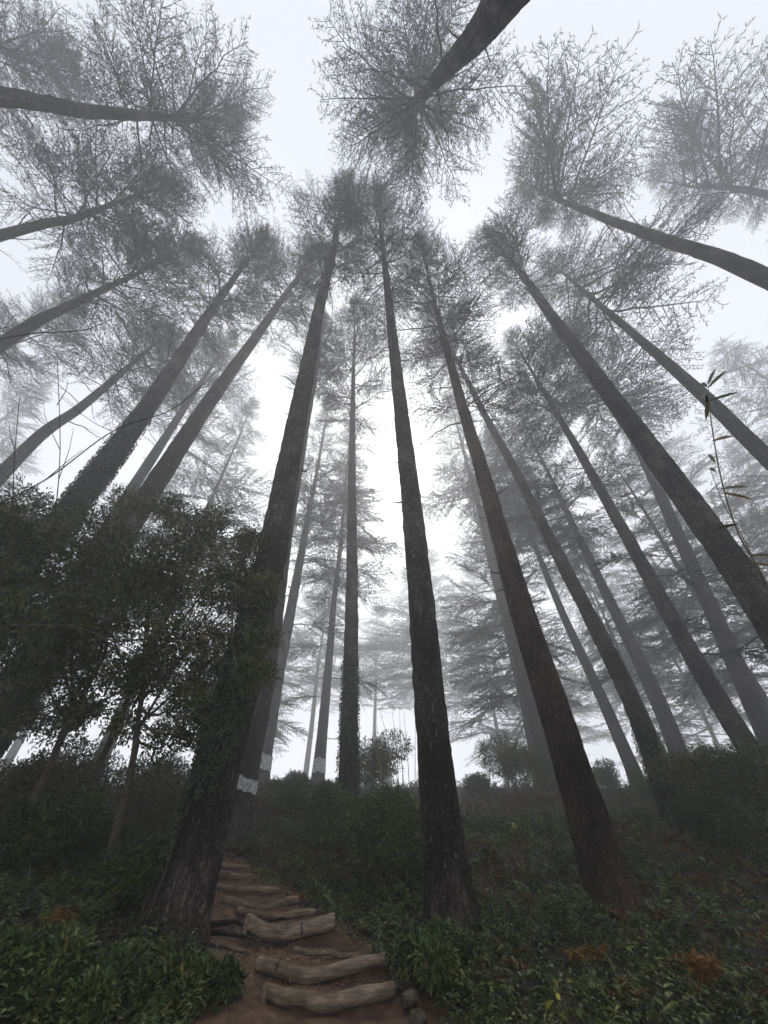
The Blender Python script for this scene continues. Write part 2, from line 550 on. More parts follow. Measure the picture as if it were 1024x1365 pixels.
# ------------------------------------------------------------------ cedar crowns
def make_branch(rng, L, droop, spread, sec_step, ter_step, tuft, bare=0.22, rise=0.0, nw=0.026):
    """one cedar limb along +x: tapered limb, side twigs, twiglets with needle tufts"""
    g = Geo()
    t = np.linspace(0, 1, 9)
    wob = np.cumsum(rng.normal(0, 0.012, (9, 2)), axis=0) * L
    P = np.stack([t * L, wob[:, 0], wob[:, 1] + rise * L * t ** 2 - droop * L * np.clip(t - 0.35, 0, 1) ** 1.6], -1)
    g.add(*tube(P, (0.010 + 0.010 * L * (1 - t) ** 1.1), 5), 0)
    tp, td, tl = [], [], []
    s = bare
    sg = 1
    while s < 0.99:
        i = min(int(s * 8), 7)
        f = s * 8 - i
        p0 = P[i] * (1 - f) + P[i + 1] * f
        ax = norm(P[i + 1] - P[i])
        for sgn in ((sg,) if rng.random() < 0.25 else (sg, -sg)):
            ln = L * (0.10 + 0.36 * (1 - s) ** 0.8 * (0.5 + min(1, (s - bare) * 3))) * rng.uniform(0.6, 1.25) * spread
            an = math.radians(rng.uniform(38, 68)) * sgn
            dr = np.array([math.cos(an), math.sin(an), rng.normal(0.02, 0.16)])
            dr = norm(rotz(math.atan2(ax[1], ax[0])) @ dr + np.array([0, 0, ax[2] * 0.7]))
            q = np.linspace(0, 1, 4)
            Q = p0 + dr * (q * ln)[:, None] + np.array([0, 0, -1]) * (q ** 2 * ln * rng.uniform(0.02, 0.22))[:, None] + np.array([1, 0, 0]) * (q ** 2 * ln * 0.18)[:, None]
            g.add(*tube(Q, 0.004 + 0.010 * ln * (1 - q) + 0.003, 3, False), 0)
            nter = max(3, int(ln / ter_step))
            k = np.linspace(0.12, 1.0, nter)
            for sid in (-1, 1):
                kk = np.clip(k + rng.uniform(-0.4, 0.4, nter) / nter, 0, 1)
                base = np.stack([np.interp(kk, q, Q[:, c]) for c in range(3)], -1)
                per = norm(np.cross(np.array([0, 0, 1.0]), dr)) * sid
                d = norm(dr * rng.uniform(0.5, 1.2, (nter, 1)) + per * rng.uniform(0.3, 1.0, (nter, 1)) + rng.normal(0, 0.28, (nter, 3)))
                tp.append(base)
                td.append(d)
                tl.append(rng.uniform(0.14, 0.36, nter) * (1.1 - 0.5 * kk))
        sg = -sg
        s += sec_step / L * rng.uniform(0.7, 1.3)
    tp, td, tl = np.concatenate(tp), np.concatenate(td), np.concatenate(tl)
    for f in np.linspace(0.15, 0.8, tuft):
        n = len(tp)
        dd = norm(td + rng.normal(0, 0.42, (n, 3)))
        g.add(*tufts(tp + td * (tl * f)[:, None], dd, tl * rng.uniform(0.35, 0.8, n), rng.uniform(0.6, 1.4, n) * nw, rng), 1)
    return g.arrays()


def make_bare(rng, L):
    g = Geo()
    t = np.linspace(0, 1, 8)
    wob = np.cumsum(rng.normal(0, 0.03, (8, 2)), axis=0) * L
    P = np.stack([t * L, wob[:, 0], wob[:, 1] - 0.1 * L * t ** 2], -1)
    g.add(*tube(P, 0.008 + 0.012 * L * (1 - t), 5), 0)
    for _ in range(9):
        s = rng.uniform(0.25, 1)
        i = min(int(s * 7), 6)
        ln = rng.uniform(0.15, 0.4) * L
        d = norm(np.array([rng.uniform(0.3, 1), rng.normal(0, 0.8), rng.normal(0, 0.4)]))
        q = np.linspace(0, 1, 4)
        Q = P[i] + d * (q * ln)[:, None] + rng.normal(0, 0.04, (4, 3)) * ln * q[:, None]
        g.add(*tube(Q, 0.003 + 0.008 * (1 - q), 3, False), 0)
    return g.arrays()


_r = np.random.default_rng(21)
BR_UP = [make_branch(_r, 4.2, 0.14, 0.85, 0.26, 0.15, 5, 0.14, 0.10, 0.026) for _ in range(6)]
BR_FLAT = [make_branch(_r, 5.0, 0.32, 1.05, 0.28, 0.16, 5, 0.18, 0.02, 0.042) for _ in range(6)]
BR_BARE = [make_bare(_r, 3.0) for _ in range(4)]


def make_crown(seed, H, R, nb, el0, el1, templ, prof, asym=0.0, bare_n=8, gap=0.0):
    rng = np.random.default_rng(seed)
    g = Geo()
    ga = rng.uniform(0, 6.28)
    for k in range(nb):
        t = (k + rng.uniform(0, 1)) / nb
        ga += 2.39996 + rng.normal(0, 0.3)
        r = R * prof(t) * rng.uniform(0.72, 1.18)
        r *= 1 + asym * math.cos(ga)
        if vnoise(np.array([math.cos(ga) * 2 + seed, math.sin(ga) * 2 + 5, t * 7])) < gap:
            continue
        if r < 0.35:
            continue
        V, T, M = templ[rng.integers(len(templ))]
        s = r / (4.2 if templ is BR_UP else 5.0)
        el = math.radians(el0 + (el1 - el0) * t + rng.normal(0, 9))
        sz = max(s, 0.5)
        A = rotz(ga) @ roty(-el) @ rotx(rng.normal(0, 0.3))
        W = (V * np.array([s, sz * 1.0, sz])) @ A.T
        W[:, 2] += t * H
        g.add(W, T, M)
    for k in range(bare_n):
        V, T, M = BR_BARE[rng.integers(len(BR_BARE))]
        s = rng.uniform(0.4, 1.0)
        W = (V * s) @ (rotz(rng.uniform(0, 6.28)) @ roty(-math.radians(rng.uniform(-15, 25)))).T
        W[:, 2] += rng.uniform(-0.22, 0.35) * H
        g.add(W, T, M)
    return g.mesh('crown', [M_TWIG, M_NEEDLE], False)


p_high = lambda t: 0.62 + 0.38 * math.sin(min(1, t / 0.35) * 1.57) if t < 0.35 else max(0.08, 1.0 - 0.9 * ((t - 0.35) / 0.65) ** 1.1)
p_full = lambda t: (0.70 + 0.30 * min(1, t / 0.15)) * max(0.06, 1 - 0.94 * max(0, (t - 0.15) / 0.85) ** 1.15)
CROWN = {
    'h1': make_crown(1, 17, 4.3, 60, 12, 62, BR_UP, p_high, 0.0, 10, 0.22),
    'big': make_crown(8, 18, 5.6, 74, 6, 55, BR_UP, p_high, 0.08, 6, 0.24),
    'h2': make_crown(2, 16, 4.0, 58, 22, 66, BR_UP, p_high, 0.15, 9, 0.25),
    'h3': make_crown(3, 19, 4.6, 66, 5, 55, BR_UP, p_high, 0.1, 12, 0.25),
    'flag': make_crown(4, 15, 4.6, 78, 4, 40, BR_UP, p_high, 0.6, 5, 0.3),
    'full1': make_crown(5, 30, 6.6, 92, -12, 38, BR_FLAT, p_full, 0.0, 8, 0.26),
    'full2': make_crown(6, 26, 6.0, 80, -8, 35, BR_FLAT, p_full, 0.2, 8, 0.28),
}
CH = {'h1': 17, 'h2': 16, 'h3': 19, 'flag': 15, 'big': 18, 'full1': 30, 'full2': 26}


def stub_mesh(seed):
    rng = np.random.default_rng(seed)
    t = np.linspace(0, 1, 4)
    P = np.stack([t, np.cumsum(rng.normal(0, 0.05, 4)), np.cumsum(rng.normal(0.02, 0.06, 4))], -1)
    return Geo().add(*tube(P, 0.09 * (1 - 0.85 * t) + 0.01, 5)).mesh('branch_stub', M_TWIG)


STUBS = [stub_mesh(i) for i in range(5)]


def snag_mesh(seed):
    V, T, M = make_bare(np.random.default_rng(seed), 3.0)
    return Geo().add(V, T, 0).mesh('dead_branch', M_TWIG)


SNAGS = [snag_mesh(40 + i) for i in range(4)]
TREE = {}


def cedar(key, label, X, Y, pix, D, H, crown, ch, hi=0, mat=None, yaw=None, cs=1.0, stubs=10, snags=0, band=None, group=None, burl=0.02, lean=0.0):
    """a cedar rooted at X, Y whose stem passes through the given photo positions"""
    rng = np.random.default_rng(abs(hash(key)) % 1000 if False else sum(map(ord, key)) * 7 + len(TREE))
    z0 = float(ground_z(X, Y))
    base = np.array([X, Y, z0])
    pts = [base - np.array([0, 0, 0.5])]
    for (a, b) in pix:
        p = near_axis(a, b, X, Y, lean)
        if p[2] > pts[-1][2] + 1.0 and p[2] < z0 + H:
            pts.append(p)
    if len(pts) == 1:
        pts.append(base + np.array([0, 0, H * 0.6]))
    # ease the root so that the stem stands on its base
    top_dir = norm(pts[-1] - pts[-2]) if len(pts) > 1 else np.array([0, 0, 1.0])
    top_dir = norm(top_dir * 0.85 + np.array([0, 0, 0.15]))
    hl = pts[-1][2] - z0
    pts.append(pts[-1] + top_dir * ((H - hl) / top_dir[2]))
    C0 = spline(pts, 400)
    # sample by height
    if hi == 2:
        hs = np.concatenate([np.arange(-0.45, 5, 0.035), np.arange(5, 14, 0.08), np.arange(14, H, 0.3)])
        seg = 56
    elif hi == 1:
        hs = np.concatenate([np.arange(-0.45, 5, 0.08), np.arange(5, 16, 0.18), np.arange(16, H, 0.45)])
        seg = 30
    else:
        hs = np.concatenate([np.arange(-0.45, 6, 0.25), np.arange(6, H, 0.6)])
        seg = 16
    hs = np.append(hs, H)
    zz = np.maximum.accumulate(C0[:, 2]) + np.arange(400) * 1e-6
    C = np.stack([np.interp(hs + z0, zz, C0[:, 0]), np.interp(hs + z0, zz, C0[:, 1]), hs + z0], -1)
    # slight natural waver
    ws = rng.uniform(0, 30)
    wv = np.stack([vnoise(np.stack([hs * 0.13 + ws, 0 * hs, 0 * hs], -1)) - 0.5, vnoise(np.stack([hs * 0.13 + ws, 0 * hs + 7, 0 * hs], -1)) - 0.5], -1)
    C[:, :2] += wv * 0.22 * np.clip(hs / 6, 0, 1)[:, None] * D
    R = D / 2
    hc = ch
    rad = np.where(hs < hc, R * (1 - 0.42 * np.clip(hs, 0, None) / hc), 0)
    rad = np.where(hs >= hc, R * 0.58 * (1 - 0.93 * (hs - hc) / (H - hc)), rad)
    th = np.linspace(0, 2 * math.pi, seg, endpoint=False)
    lobes = 0.5 + 0.5 * np.cos(th * 5 + rng.uniform(0, 6)) * 0.7 + 0.3 * np.cos(th * 3 + rng.uniform(0, 6))
    flare = (0.14 + 0.30 * lobes)[None, :] * np.exp(-np.clip(hs, -0.5, None) / 0.55)[:, None]
    RR = rad[:, None] * (1 + flare)
    ct, st_ = np.cos(th)[None, :], np.sin(th)[None, :]
    hh = hs[:, None] + 0 * th[None, :]
    q = np.stack([ct * 3.0 + 0 * hh + 20, st_ * 3.0 + 0 * hh + 20, hh * 0.8], -1)
    RR = RR + R * burl * 4 * (vnoise(q + ws) - 0.5)
    if hi:
        # fissured bark: tall narrow plates
        fr = 9.0 if hi == 2 else 7.0
        w = vnoise(np.stack([ct * 4 + 0 * hh + 9, st_ * 4 + 0 * hh + 9, hh * 1.5], -1)) * 0.8
        a = np.stack([ct * fr + w + 40, st_ * fr + w + 40, hh * 1.7], -1)
        n1 = np.abs(vnoise(a) - 0.5) * 2
        n2 = vnoise(np.stack([ct * fr * 2.1 + 5 + 0 * hh, st_ * fr * 2.1 + 5 + 0 * hh, hh * 5.0], -1))
        RR = RR + 0.03 * (np.clip(n1 * 2.2, 0, 1) - 0.8) + 0.02 * (n2 - 0.5)
    V = np.stack([C[:, 0][:, None] + RR * ct, C[:, 1][:, None] + RR * st_, C[:, 2][:, None] + 0 * RR], -1) - base
    n = len(hs)
    i = np.arange(n - 1)[:, None] * seg
    j = np.arange(seg)[None, :]
    k = (j + 1) % seg
    qd = np.stack([i + j, i + k, i + seg + k, i + seg + j], -1).reshape(-1, 4)
    T = np.concatenate([qd[:, [0, 1, 2]], qd[:, [0, 2, 3]]])
    root = link('cedar_tree', None, None, base)
    root.empty_display_size = 0.3
    tag(root, label, 'tree', group)
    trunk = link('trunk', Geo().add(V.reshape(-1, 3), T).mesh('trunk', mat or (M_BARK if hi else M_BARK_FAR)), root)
    cen = lambda h: np.array([np.interp(h, hs, C[:, 0]), np.interp(h, hs, C[:, 1]), z0 + h]) - base
    # crown
    hcr = H - hc
    ax = Vector(cen(H) - cen(hc)).normalized()
    if yaw is None:
        yaw = rng.uniform(0, 6.28)
    rot = (Vector((0, 0, 1)).rotation_difference(ax).to_matrix().to_4x4() @ Matrix.Rotation(yaw, 4, 'Z')).to_euler()
    co = link('crown', CROWN[crown], root, cen(hc), rot, (cs, cs, hcr / CH[crown]))
    for k in range(stubs):
        h = rng.uniform(2.5, hc)
        a = rng.uniform(0, 6.28)
        r = np.interp(h, hs, rad)
        s = rng.uniform(0.14, 0.34) * (1 + 0.6 * (rng.random() < 0.3))
        p = cen(h) + np.array([math.cos(a), math.sin(a), 0]) * r * 0.93
        link('branch_stub', STUBS[rng.integers(5)], trunk, p, (0, -rng.uniform(-0.2, 0.6), a), (s, s * 0.6, s * 0.6))
    for k in range(snags):
        h = hc * rng.uniform(0.72, 1.0)
        a = rng.uniform(0, 6.28)
        r = np.interp(h, hs, rad)
        s = rng.uniform(0.35, 0.9)
        p = cen(h) + np.array([math.cos(a), math.sin(a), 0]) * r * 0.9
        link('dead_branch', SNAGS[rng.integers(4)], trunk, p, (0, -rng.uniform(-0.1, 0.5), a), (s, s, s))
    if band:
        h0, h1 = band
        hb = np.linspace(h0, h1, 10)
        rb = np.array([np.interp(h, hs, RR.max(axis=1)) for h in hb]) + 0.012
        thb = np.linspace(0, 2 * math.pi, 40, endpoint=False)
        B = np.array([[cen(h) + np.array([math.cos(a) * r, math.sin(a) * r, (0.05 * math.sin(a * 3) + 0.03 * math.sin(a * 7)) * (1 if h in (hb[0], hb[-1]) else 0)]) for a in thb] for h, r in zip(hb, rb)])
        i = np.arange(9)[:, None] * 40
        j = np.arange(40)[None, :]
        k2 = (j + 1) % 40
        qd = np.stack([i + j, i + k2, i + 40 + k2, i + 40 + j], -1).reshape(-1, 4)
        bo = link('paint_band', Geo().add(B.reshape(-1, 3), np.concatenate([qd[:, [0, 1, 2]], qd[:, [0, 2, 3]]])).mesh('paint_band', M_PAINT), trunk)
        tag(bo, 'white painted ring around the trunk')
    TREE[key] = dict(base=base, cen=cen, rad=lambda h: float(np.interp(h, hs, rad)), H=H, root=root)
    return root


def bp(px, py, Y):
    p = at(px, py, Y)
    return p[0], p[1]


# the near trunks
cedar('A', 'tall grey-barked cedar with clean bare trunk at the edge of the log steps', *bp(605, 1258, 8.5), [(578, 1000), (556, 760), (535, 560), (516, 385)], 0.68, 48, 'h1', 23, 2, M_BARK, 0.4, 1.0, 34, 2, lean=0.06)
cedar('B', 'stout leaning cedar with ivy up its lower trunk, beside the log steps', *bp(226, 1262, 8.2), [(296, 1000), (355, 760), (400, 540), (441, 345)], 0.82, 50, 'h2', 24, 2, M_BARK, 2.0, 1.08, 24, 2, lean=0.06)
cedar('C', 'slim straight dark cedar rising behind the bushes beside the leafy crest shrub', *bp(464, 1085, 15), [(468, 800), (469, 600), (472, 450)], 0.64, 40, 'h3', 20, 1, M_BARK, 0.0, 0.9, 26, 4, lean=0.03)
cedar('D', 'reddish-brown cedar with creeper stems up its trunk on the leafy slope', *bp(828, 1236, 9.0), [(745, 960), (680, 760), (625, 570), (588, 430)], 0.66, 40, 'h3', 17.5, 2, M_BARK_RED, 1.0, 0.88, 46, 5, lean=0.03)
cedar('E', 'dark slim cedar rooted high on the slope beyond the creeper-clad cedar', *bp(903, 1103, 13.5), [(840, 930), (762, 770), (690, 630), (640, 540)], 0.62, 40, 'h1', 23, 1, M_BARK, 3.0, 0.85, 26, 3, lean=0.03)
cedar('F', 'thick dark cedar behind the bamboo shoot, leaning in from the right-hand bank', 8.4, 8.3, [(1010, 800), (880, 615), (770, 465), (690, 360)], 0.76, 38, 'h2', 25, 2, M_BARK, 4.0, 0.9, 24, 3, lean=0.02)
cedar('G', 'cedar with one-sided windswept crown, bare trunk stubbed with snags', 12.8, 4.4, [(1020, 371), (880, 318), (742, 263)], 0.66, 48, 'flag', 33, 1, M_BARK, -1.05, 1.18, 30, 4)
cedar('H', 'misty cedar with streaming windswept crown and drooping dead boughs', 27.0, 4.6, [(1020, 257), (915, 247)], 0.85, 52, 'flag', 36, 0, None, -1.5, 1.35, 10, 10)
cedar('I', 'cedar with round dense crown and smooth bare trunk above the ivy cedar', -11.9, -1.0, [(10, 130), (120, 146), (228, 155)], 0.72, 46, 'big', 27, 1, M_BARK, 0.7, 0.92, 18, 1)
cedar('J', 'cedar with broken jagged snags along its upper trunk', -18.0, 4.4, [(5, 313), (100, 288), (185, 258)], 0.70, 44, 'big', 27, 0, None, 1.1, 0.95, 8, 14)
cedar('K', 'misty cedar with short twisted dead boughs, above the evergreen thicket', -17.0, 7.9, [(5, 456), (90, 408), (165, 372)], 0.72, 42, 'h2', 24, 0, None, 0.5, 1.3, 8, 10)
cedar('L', 'pale misty cedar between the snagged cedar and the ivy-clad pair', -19.5, 14.0, [(20, 610), (110, 540), (195, 470)], 0.85, 36, 'h3', 24, 0, None, 2.5, 1.2, 8, 8)
cedar('M', 'broad cedar clad in ivy high up, rising out of the evergreen thicket', -12.1, 9.0, [(60, 715), (120, 645), (205, 530), (300, 388)], 1.05, 44, 'h2', 24, 1, M_BARK, 1.9, 1.2, 10, 3, lean=0.03)
cedar('N', 'rough leaning cedar that disappears down into the evergreen thicket', *bp(-70, 1050, 10.5), [(40, 905), (210, 640), (305, 500), (400, 365)], 0.90, 46, 'h1', 27, 1, M_BARK, 2.2, 1.0, 22, 2, lean=0.04)
cedar('X', 'heavy dark trunk with broken stubs soaring straight overhead', 1.75, -1.5, [(650, 20), (562, 128)], 0.72, 50, 'big', 27, 2, M_BARK, 5.0, 1.0, 44, 5)
# trees of the crest, some painted
cedar('O', 'cedar with a white painted ring standing directly behind the ivy trunk', *bp(312, 1100, 14.5), [(352, 900), (392, 660), (424, 470)], 0.85, 38, 'h2', 24, 1, M_BARK, 0.9, 0.8, 8, 2, band=(1.05, 1.38))
cedar('P', 'misty cedar with a white painted ring, the thicker of two on the crest', *bp(346, 1043, 28), [(378, 860), (412, 680)], 1.1, 44, 'full2', 18, 1, M_BARK, 0.4, 0.95, 8, 3, band=(1.0, 1.8))
cedar('Q', 'misty cedar with a white painted ring, the thinner of two on the crest', *bp(423, 1048, 30), [(437, 900), (452, 740)], 0.82, 40, 'full1', 14, 0, None, 1.4, 0.8, 8, 3, band=(0.8, 1.6))
cedar('R', 'misty cedar mostly hidden behind the creeper-clad cedar', *bp(738, 1052, 27), [(690, 870), (650, 720), (612, 580)], 0.95, 44, 'full2', 20, 0, None, 1.0, 1.1, 6, 3)
cedar('S', 'thin misty cedar on the crest between creeper-clad cedar and dark slim cedar', *bp(855, 1050, 30), [(790, 905), (722, 750), (690, 670)], 0.92, 42, 'full1', 17, 0, None, 2.0, 0.95, 6, 3)
cedar('T', 'misty cedar with layered boughs just behind the dark slim cedar', *bp(925, 1062, 27), [(880, 940), (820, 810), (760, 690)], 1.1, 44, 'full2', 17, 0, None, 3.4, 1.15, 6, 4)
cedar('U', 'grey cedar with side boughs, rooted in the dark bushes', *bp(1012, 1010, 14.5), [(920, 870), (840, 725), (770, 600), (715, 505)], 0.72, 36, 'full2', 20, 1, M_BARK, 4.4, 0.75, 10, 5)
cedar('V', 'grey cedar with long open boughs behind the bamboo shoot', 15.0, 9.6, [(1020, 608), (900, 495), (790, 400)], 0.72, 42, 'flag', 26, 0, None, 0.3, 1.25, 10, 5)
cedar('W', 'pale cedar seen just behind the thick dark cedar', 18.0, 21.0, [(840, 580), (790, 515), (735, 445)], 0.95, 46, 'full2', 26, 0, None, 0.9, 1.1, 6, 4)
cedar('Z', 'thin pale leaning stem in mist beyond the dark slim cedar', *bp(905, 1056, 36), [(875, 980), (840, 900)], 0.5, 26, 'full1', 9, 0, None, 0.9, 0.6, 4, 2)
# misty companions further off
MIST = 'misty cedars filling the background'
far = [  # x, y, D, H, crown, crown start, size, label
    (-16.5, 17.5, 0.95, 42, 'h1', 24.0, 1.20, 'pale cedar trunk close beside the ivy-clad broad cedar'),
    (-17.0, 27.0, 0.90, 42, 'full1', 14.0, 1.00, 'misty cedar rising behind the rough leaning cedar'),
    (-16.5, 46.4, 0.94, 32, 'full2', 6.9, 1.09, 'short misty cedar with a full rounded top beyond the thicket'),
    (-31.0, 14.0, 0.90, 44, 'h2', 27.0, 1.50, "misty high-crowned cedar behind the one with twisted dead boughs"),
    (-34.0, 4.0, 0.90, 46, 'h3', 28.0, 1.60, "misty high-crowned cedar between the snagged cedar and the dense round crown"),
    (-24.0, -2.0, 0.80, 48, 'h1', 33.0, 1.40, 'hazy round crown beside the cedar with the dense round crown'),
    (-51.2, 29.3, 0.99, 51, 'full1', 16.1, 1.61, "faint cedar in the gap between twisted-bough cedar and pale misty cedar"),
    (-36.6, 43.9, 0.99, 51, 'full2', 13.8, 1.61, "faint broad cedar far beyond the rough leaning cedar"),
    (-11.6, 68.3, 1.10, 54, 'full1', 27.0, 1.72, "faint cedar in the gap between the two ringed cedars of the crest"),
    (7.9, 63.4, 1.10, 54, 'full1', 25.0, 1.84, 'pale layered cedar seen just beyond the grey-barked cedar'),
    (-1.8, 83.0, 1.10, 54, 'full2', 31.0, 1.84, "faint cedar in the gap between slim straight cedar and grey-barked cedar"),
    (18.3, 69.5, 1.10, 54, 'full1', 20.0, 1.84, 'pale layered cedar seen beyond the creeper-clad cedar'),
    (10.6, 31.5, 0.90, 34, 'full1', 5.0, 0.85, 'cedar with dark fanned boughs sweeping low behind the rounded crest bush'),
    (32.9, 53.7, 1.10, 54, 'full2', 12.6, 1.84, "pale cedar beyond the misty cedar with layered boughs"),
    (40.3, 36.6, 1.10, 53, 'full1', 13.8, 1.72, "faint cedar beyond the thick dark cedar behind the bamboo shoot"),
    (48.8, 24.4, 1.10, 54, 'full2', 18.4, 1.84, "faint cedar beyond the grey cedar with long open boughs"),
    (46.4, 61.0, 1.10, 54, 'full1', 13.8, 1.84, "faint cedar beyond the grey cedar rooted in the dark bushes"),
    (32.9, 80.5, 1.10, 54, 'full2', 22.0, 1.95, "faintest cedar between creeper-clad cedar and thin misty cedar of the crest"),
    (-26.8, 68.3, 1.10, 54, 'full1', 22.0, 1.84, "faint cedar in the gap between thicket and ringed crest cedars"),
    (61.0, 41.5, 1.10, 54, 'full1', 16.1, 1.84, "faint outermost cedar behind the bamboo shoot's leaves"),
    (25.0, 27.0, 0.85, 36, 'full1', 6.5, 0.85, 'cedar with dark layered boughs reaching down to the bushes under the grey cedar'),
    (-53.7, 12.2, 0.99, 51, 'h2', 29.9, 2.07, "faint wide-crowned cedar behind the cedar with jagged snags"),
]
for n_, (x, y, D_, H_, cr, ch_, cs_, lb) in enumerate(far):
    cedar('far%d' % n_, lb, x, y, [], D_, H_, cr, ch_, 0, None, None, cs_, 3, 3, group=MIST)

# single boughs that stand out against the mist
BOUGH = []
for V, T, M in BR_FLAT[:4]:
    BOUGH.append(Geo().add(V, T, M).mesh('bough', [M_TWIG, M_NEEDLE], False))


def bough(key, py, yaw, s, pitch=0.05):
    t = TREE[key]
    best = (1e9, 0)
    for h in np.arange(1.0, t['H'] * 0.9, 0.1):
        w = t['cen'](h) + t['base'] - EYE
        dep = w[1] * CP + w[2] * SP
        yy = 682.5 - 512 * (-w[1] * SP + w[2] * CP) / dep
        best = min(best, (abs(yy - py), h))
    h = best[1]
    p = t['cen'](h) + np.array([math.cos(yaw), math.sin(yaw), 0]) * t['rad'](h) * 0.8
    link('bough', BOUGH[int(abs(py)) % 4], t['root'], p, (0, pitch, yaw), (s, s, s))


for a in [('U', 745, 3.3, 0.42), ('U', 768, -0.2, 0.55), ('U', 820, 0.5, 0.5), ('U', 872, -0.35, 0.75), ('U', 700, 2.7, 0.4), ('U', 660, 0.2, 0.5),
          ('D', 548, 3.3, 0.42), ('D', 536, 2.6, 0.36), ('D', 540, 0.0, 0.42), ('D', 552, -0.7, 0.36), ('D', 500, 0.6, 0.4), ('D', 470, 3.0, 0.42),
          ('C', 560, 0.2, 0.4), ('C', 540, 3.3, 0.4), ('C', 600, -0.3, 0.32), ('Q', 930, 3.3, 0.5), ('Q', 905, 0.1, 0.8), ('Q', 860, 2.9, 0.75), ('Q', 985, 0.2, 0.5),
          ('P', 880, 3.1, 0.7), ('P', 830, 0.2, 0.9), ('P', 790, 2.6, 0.9), ('R', 850, 3.2, 0.9), ('R', 890, 2.9, 0.9), ('R', 930, 3.4, 0.8), ('R', 800, 3.0, 0.9),
          ('E', 640, 0.3, 0.4), ('E', 690, 3.2, 0.3), ('T', 860, 0.2, 0.8), ('T', 900, 3.0, 0.8), ('S', 900, 0.1, 0.8), ('S', 870, 3.1, 0.8)]:
    bough(*a)

# ------------------------------------------------------------------ the log steps
def log_step(k, label, pl, pm, pr, Y, r):
    rng = np.random.default_rng(100 + k)
    L_, C_, R_ = at(*pl, Y + rng.uniform(-0.05, 0.05)), at(*pm, Y - 0.05), at(*pr, Y + rng.uniform(-0.02, 0.12))
    c = C_.copy()
    root = link('log_step', None, None, c)
    root.empty_display_size = 0.2
    tag(root, label, 'log', 'logs of the path steps')
    n = 34
    P = spline([L_ - c, (L_ - c) * 0.5 + np.array([0, 0, -0.015]), np.zeros(3), (R_ - c) * 0.5 + np.array([0, 0, -0.01]), R_ - c], n)
    t = np.linspace(0, 1, n)
    P[:, 2] += (vnoise(np.stack([t * 5 + k * 3, 0 * t, 0 * t], -1)) - 0.5) * r * 0.8
    rad = r * (0.88 + 0.25 * vnoise(np.stack([t * 4 + k, 0 * t + 3, 0 * t], -1)))
    rad[0] *= 0.86
    rad[-1] *= 0.82
    seg = 20
    V, T = tube(P, rad, seg)
    ang = np.tile(np.arange(seg) / seg * 6.283, n)
    tt = np.repeat(t, seg)
    d = vnoise(np.stack([np.cos(ang) * 3 + 9, np.sin(ang) * 3 + 9, tt * 5 + k * 7], -1)) - 0.5
    d2 = vnoise(np.stack([np.cos(ang) * 7 + 9, np.sin(ang) * 7 + 9, tt * 2.5 + k], -1)) - 0.5
    ctr = np.repeat(P, seg, axis=0)
    body = V[:n * seg]
    V[:n * seg] = ctr + (body - ctr) * (1 + 0.34 * d + 0.22 * d2)[:, None]
    log = link('log', Geo().add(V, T).mesh('log', M_LOG), root)
    return root, P, rad, log


for k, (lb, pl, pm, pr, Y, r) in enumerate(LOGS):
    root, P, rad, log = log_step(k, lb, pl, pm, pr, Y, r)
    if k in (1, 3):
        ws = {1: (0.22,), 3: (0.62,)}[k]
        for s in ws:
            i = int(s * 33)
            ax = norm(P[i + 1] - P[i])
            a = norm(np.cross(ax, [0, 0, 1.0]))
            b = np.cross(ax, a)
            th = np.linspace(0, 2 * math.pi, 25)
            g = Geo()
            for o_ in (-0.008, 0.006):
                ring = P[i] + ax * o_ + (np.cos(th)[:, None] * a + np.sin(th)[:, None] * b) * (rad[i] * 1.03)
                g.add(*tube(ring, np.full(25, 0.0045), 5, False))
            link('wire_band', g.mesh('wire_band', M_WIRE), log)
    if k in (0, 3):
        for s in (0.06,):
            i = int(s * 33)
            p = P[i] + np.array([0, -rad[i] * 0.95, 0])
            q = np.linspace(0, 1, 5)
            S = p + np.stack([0 * q + RNG.normal(0, 0.01, 5), -0.05 * (1 - q), -0.32 + q * (0.34 + rad[i] * 0.5)], -1)
            link('stake', Geo().add(*tube(S, np.array([0.03, 0.034, 0.034, 0.032, 0.026]), 9)).mesh('stake', M_LOG), root)


# stones at the side of the steps
def stone(k, label, px, py, Y, sx, sy, sz):
    rng = np.random.default_rng(300 + k)
    import bmesh
    bm = bmesh.new()
    bmesh.ops.create_icosphere(bm, subdivisions=3, radius=1)
    V = np.array([v.co[:] for v in bm.verts])
    T = np.array([[v.index for v in f.verts] for f in bm.faces])
    bm.free()
    for _ in range(9):                      # knock flat faces into it
        nrm = norm(rng.normal(size=3))
        dd = V @ nrm
        lim = rng.uniform(0.55, 0.85)
        V = V - np.clip(dd - lim, 0, None)[:, None] * nrm
    V = V * (1 + 0.12 * (vnoise(V * 2 + k * 5 + 30) - 0.5))[:, None] * np.array([sx, sy, sz])
    p = at(px, py, Y)
    o = link('stone', Geo().add(V, T).mesh('stone', M_STONE, False), None, p, (rng.uniform(-0.4, 0.4), rng.uniform(-0.4, 0.4), rng.uniform(0, 6)))
    tag(o, label, 'stone', 'stones edging the steps')


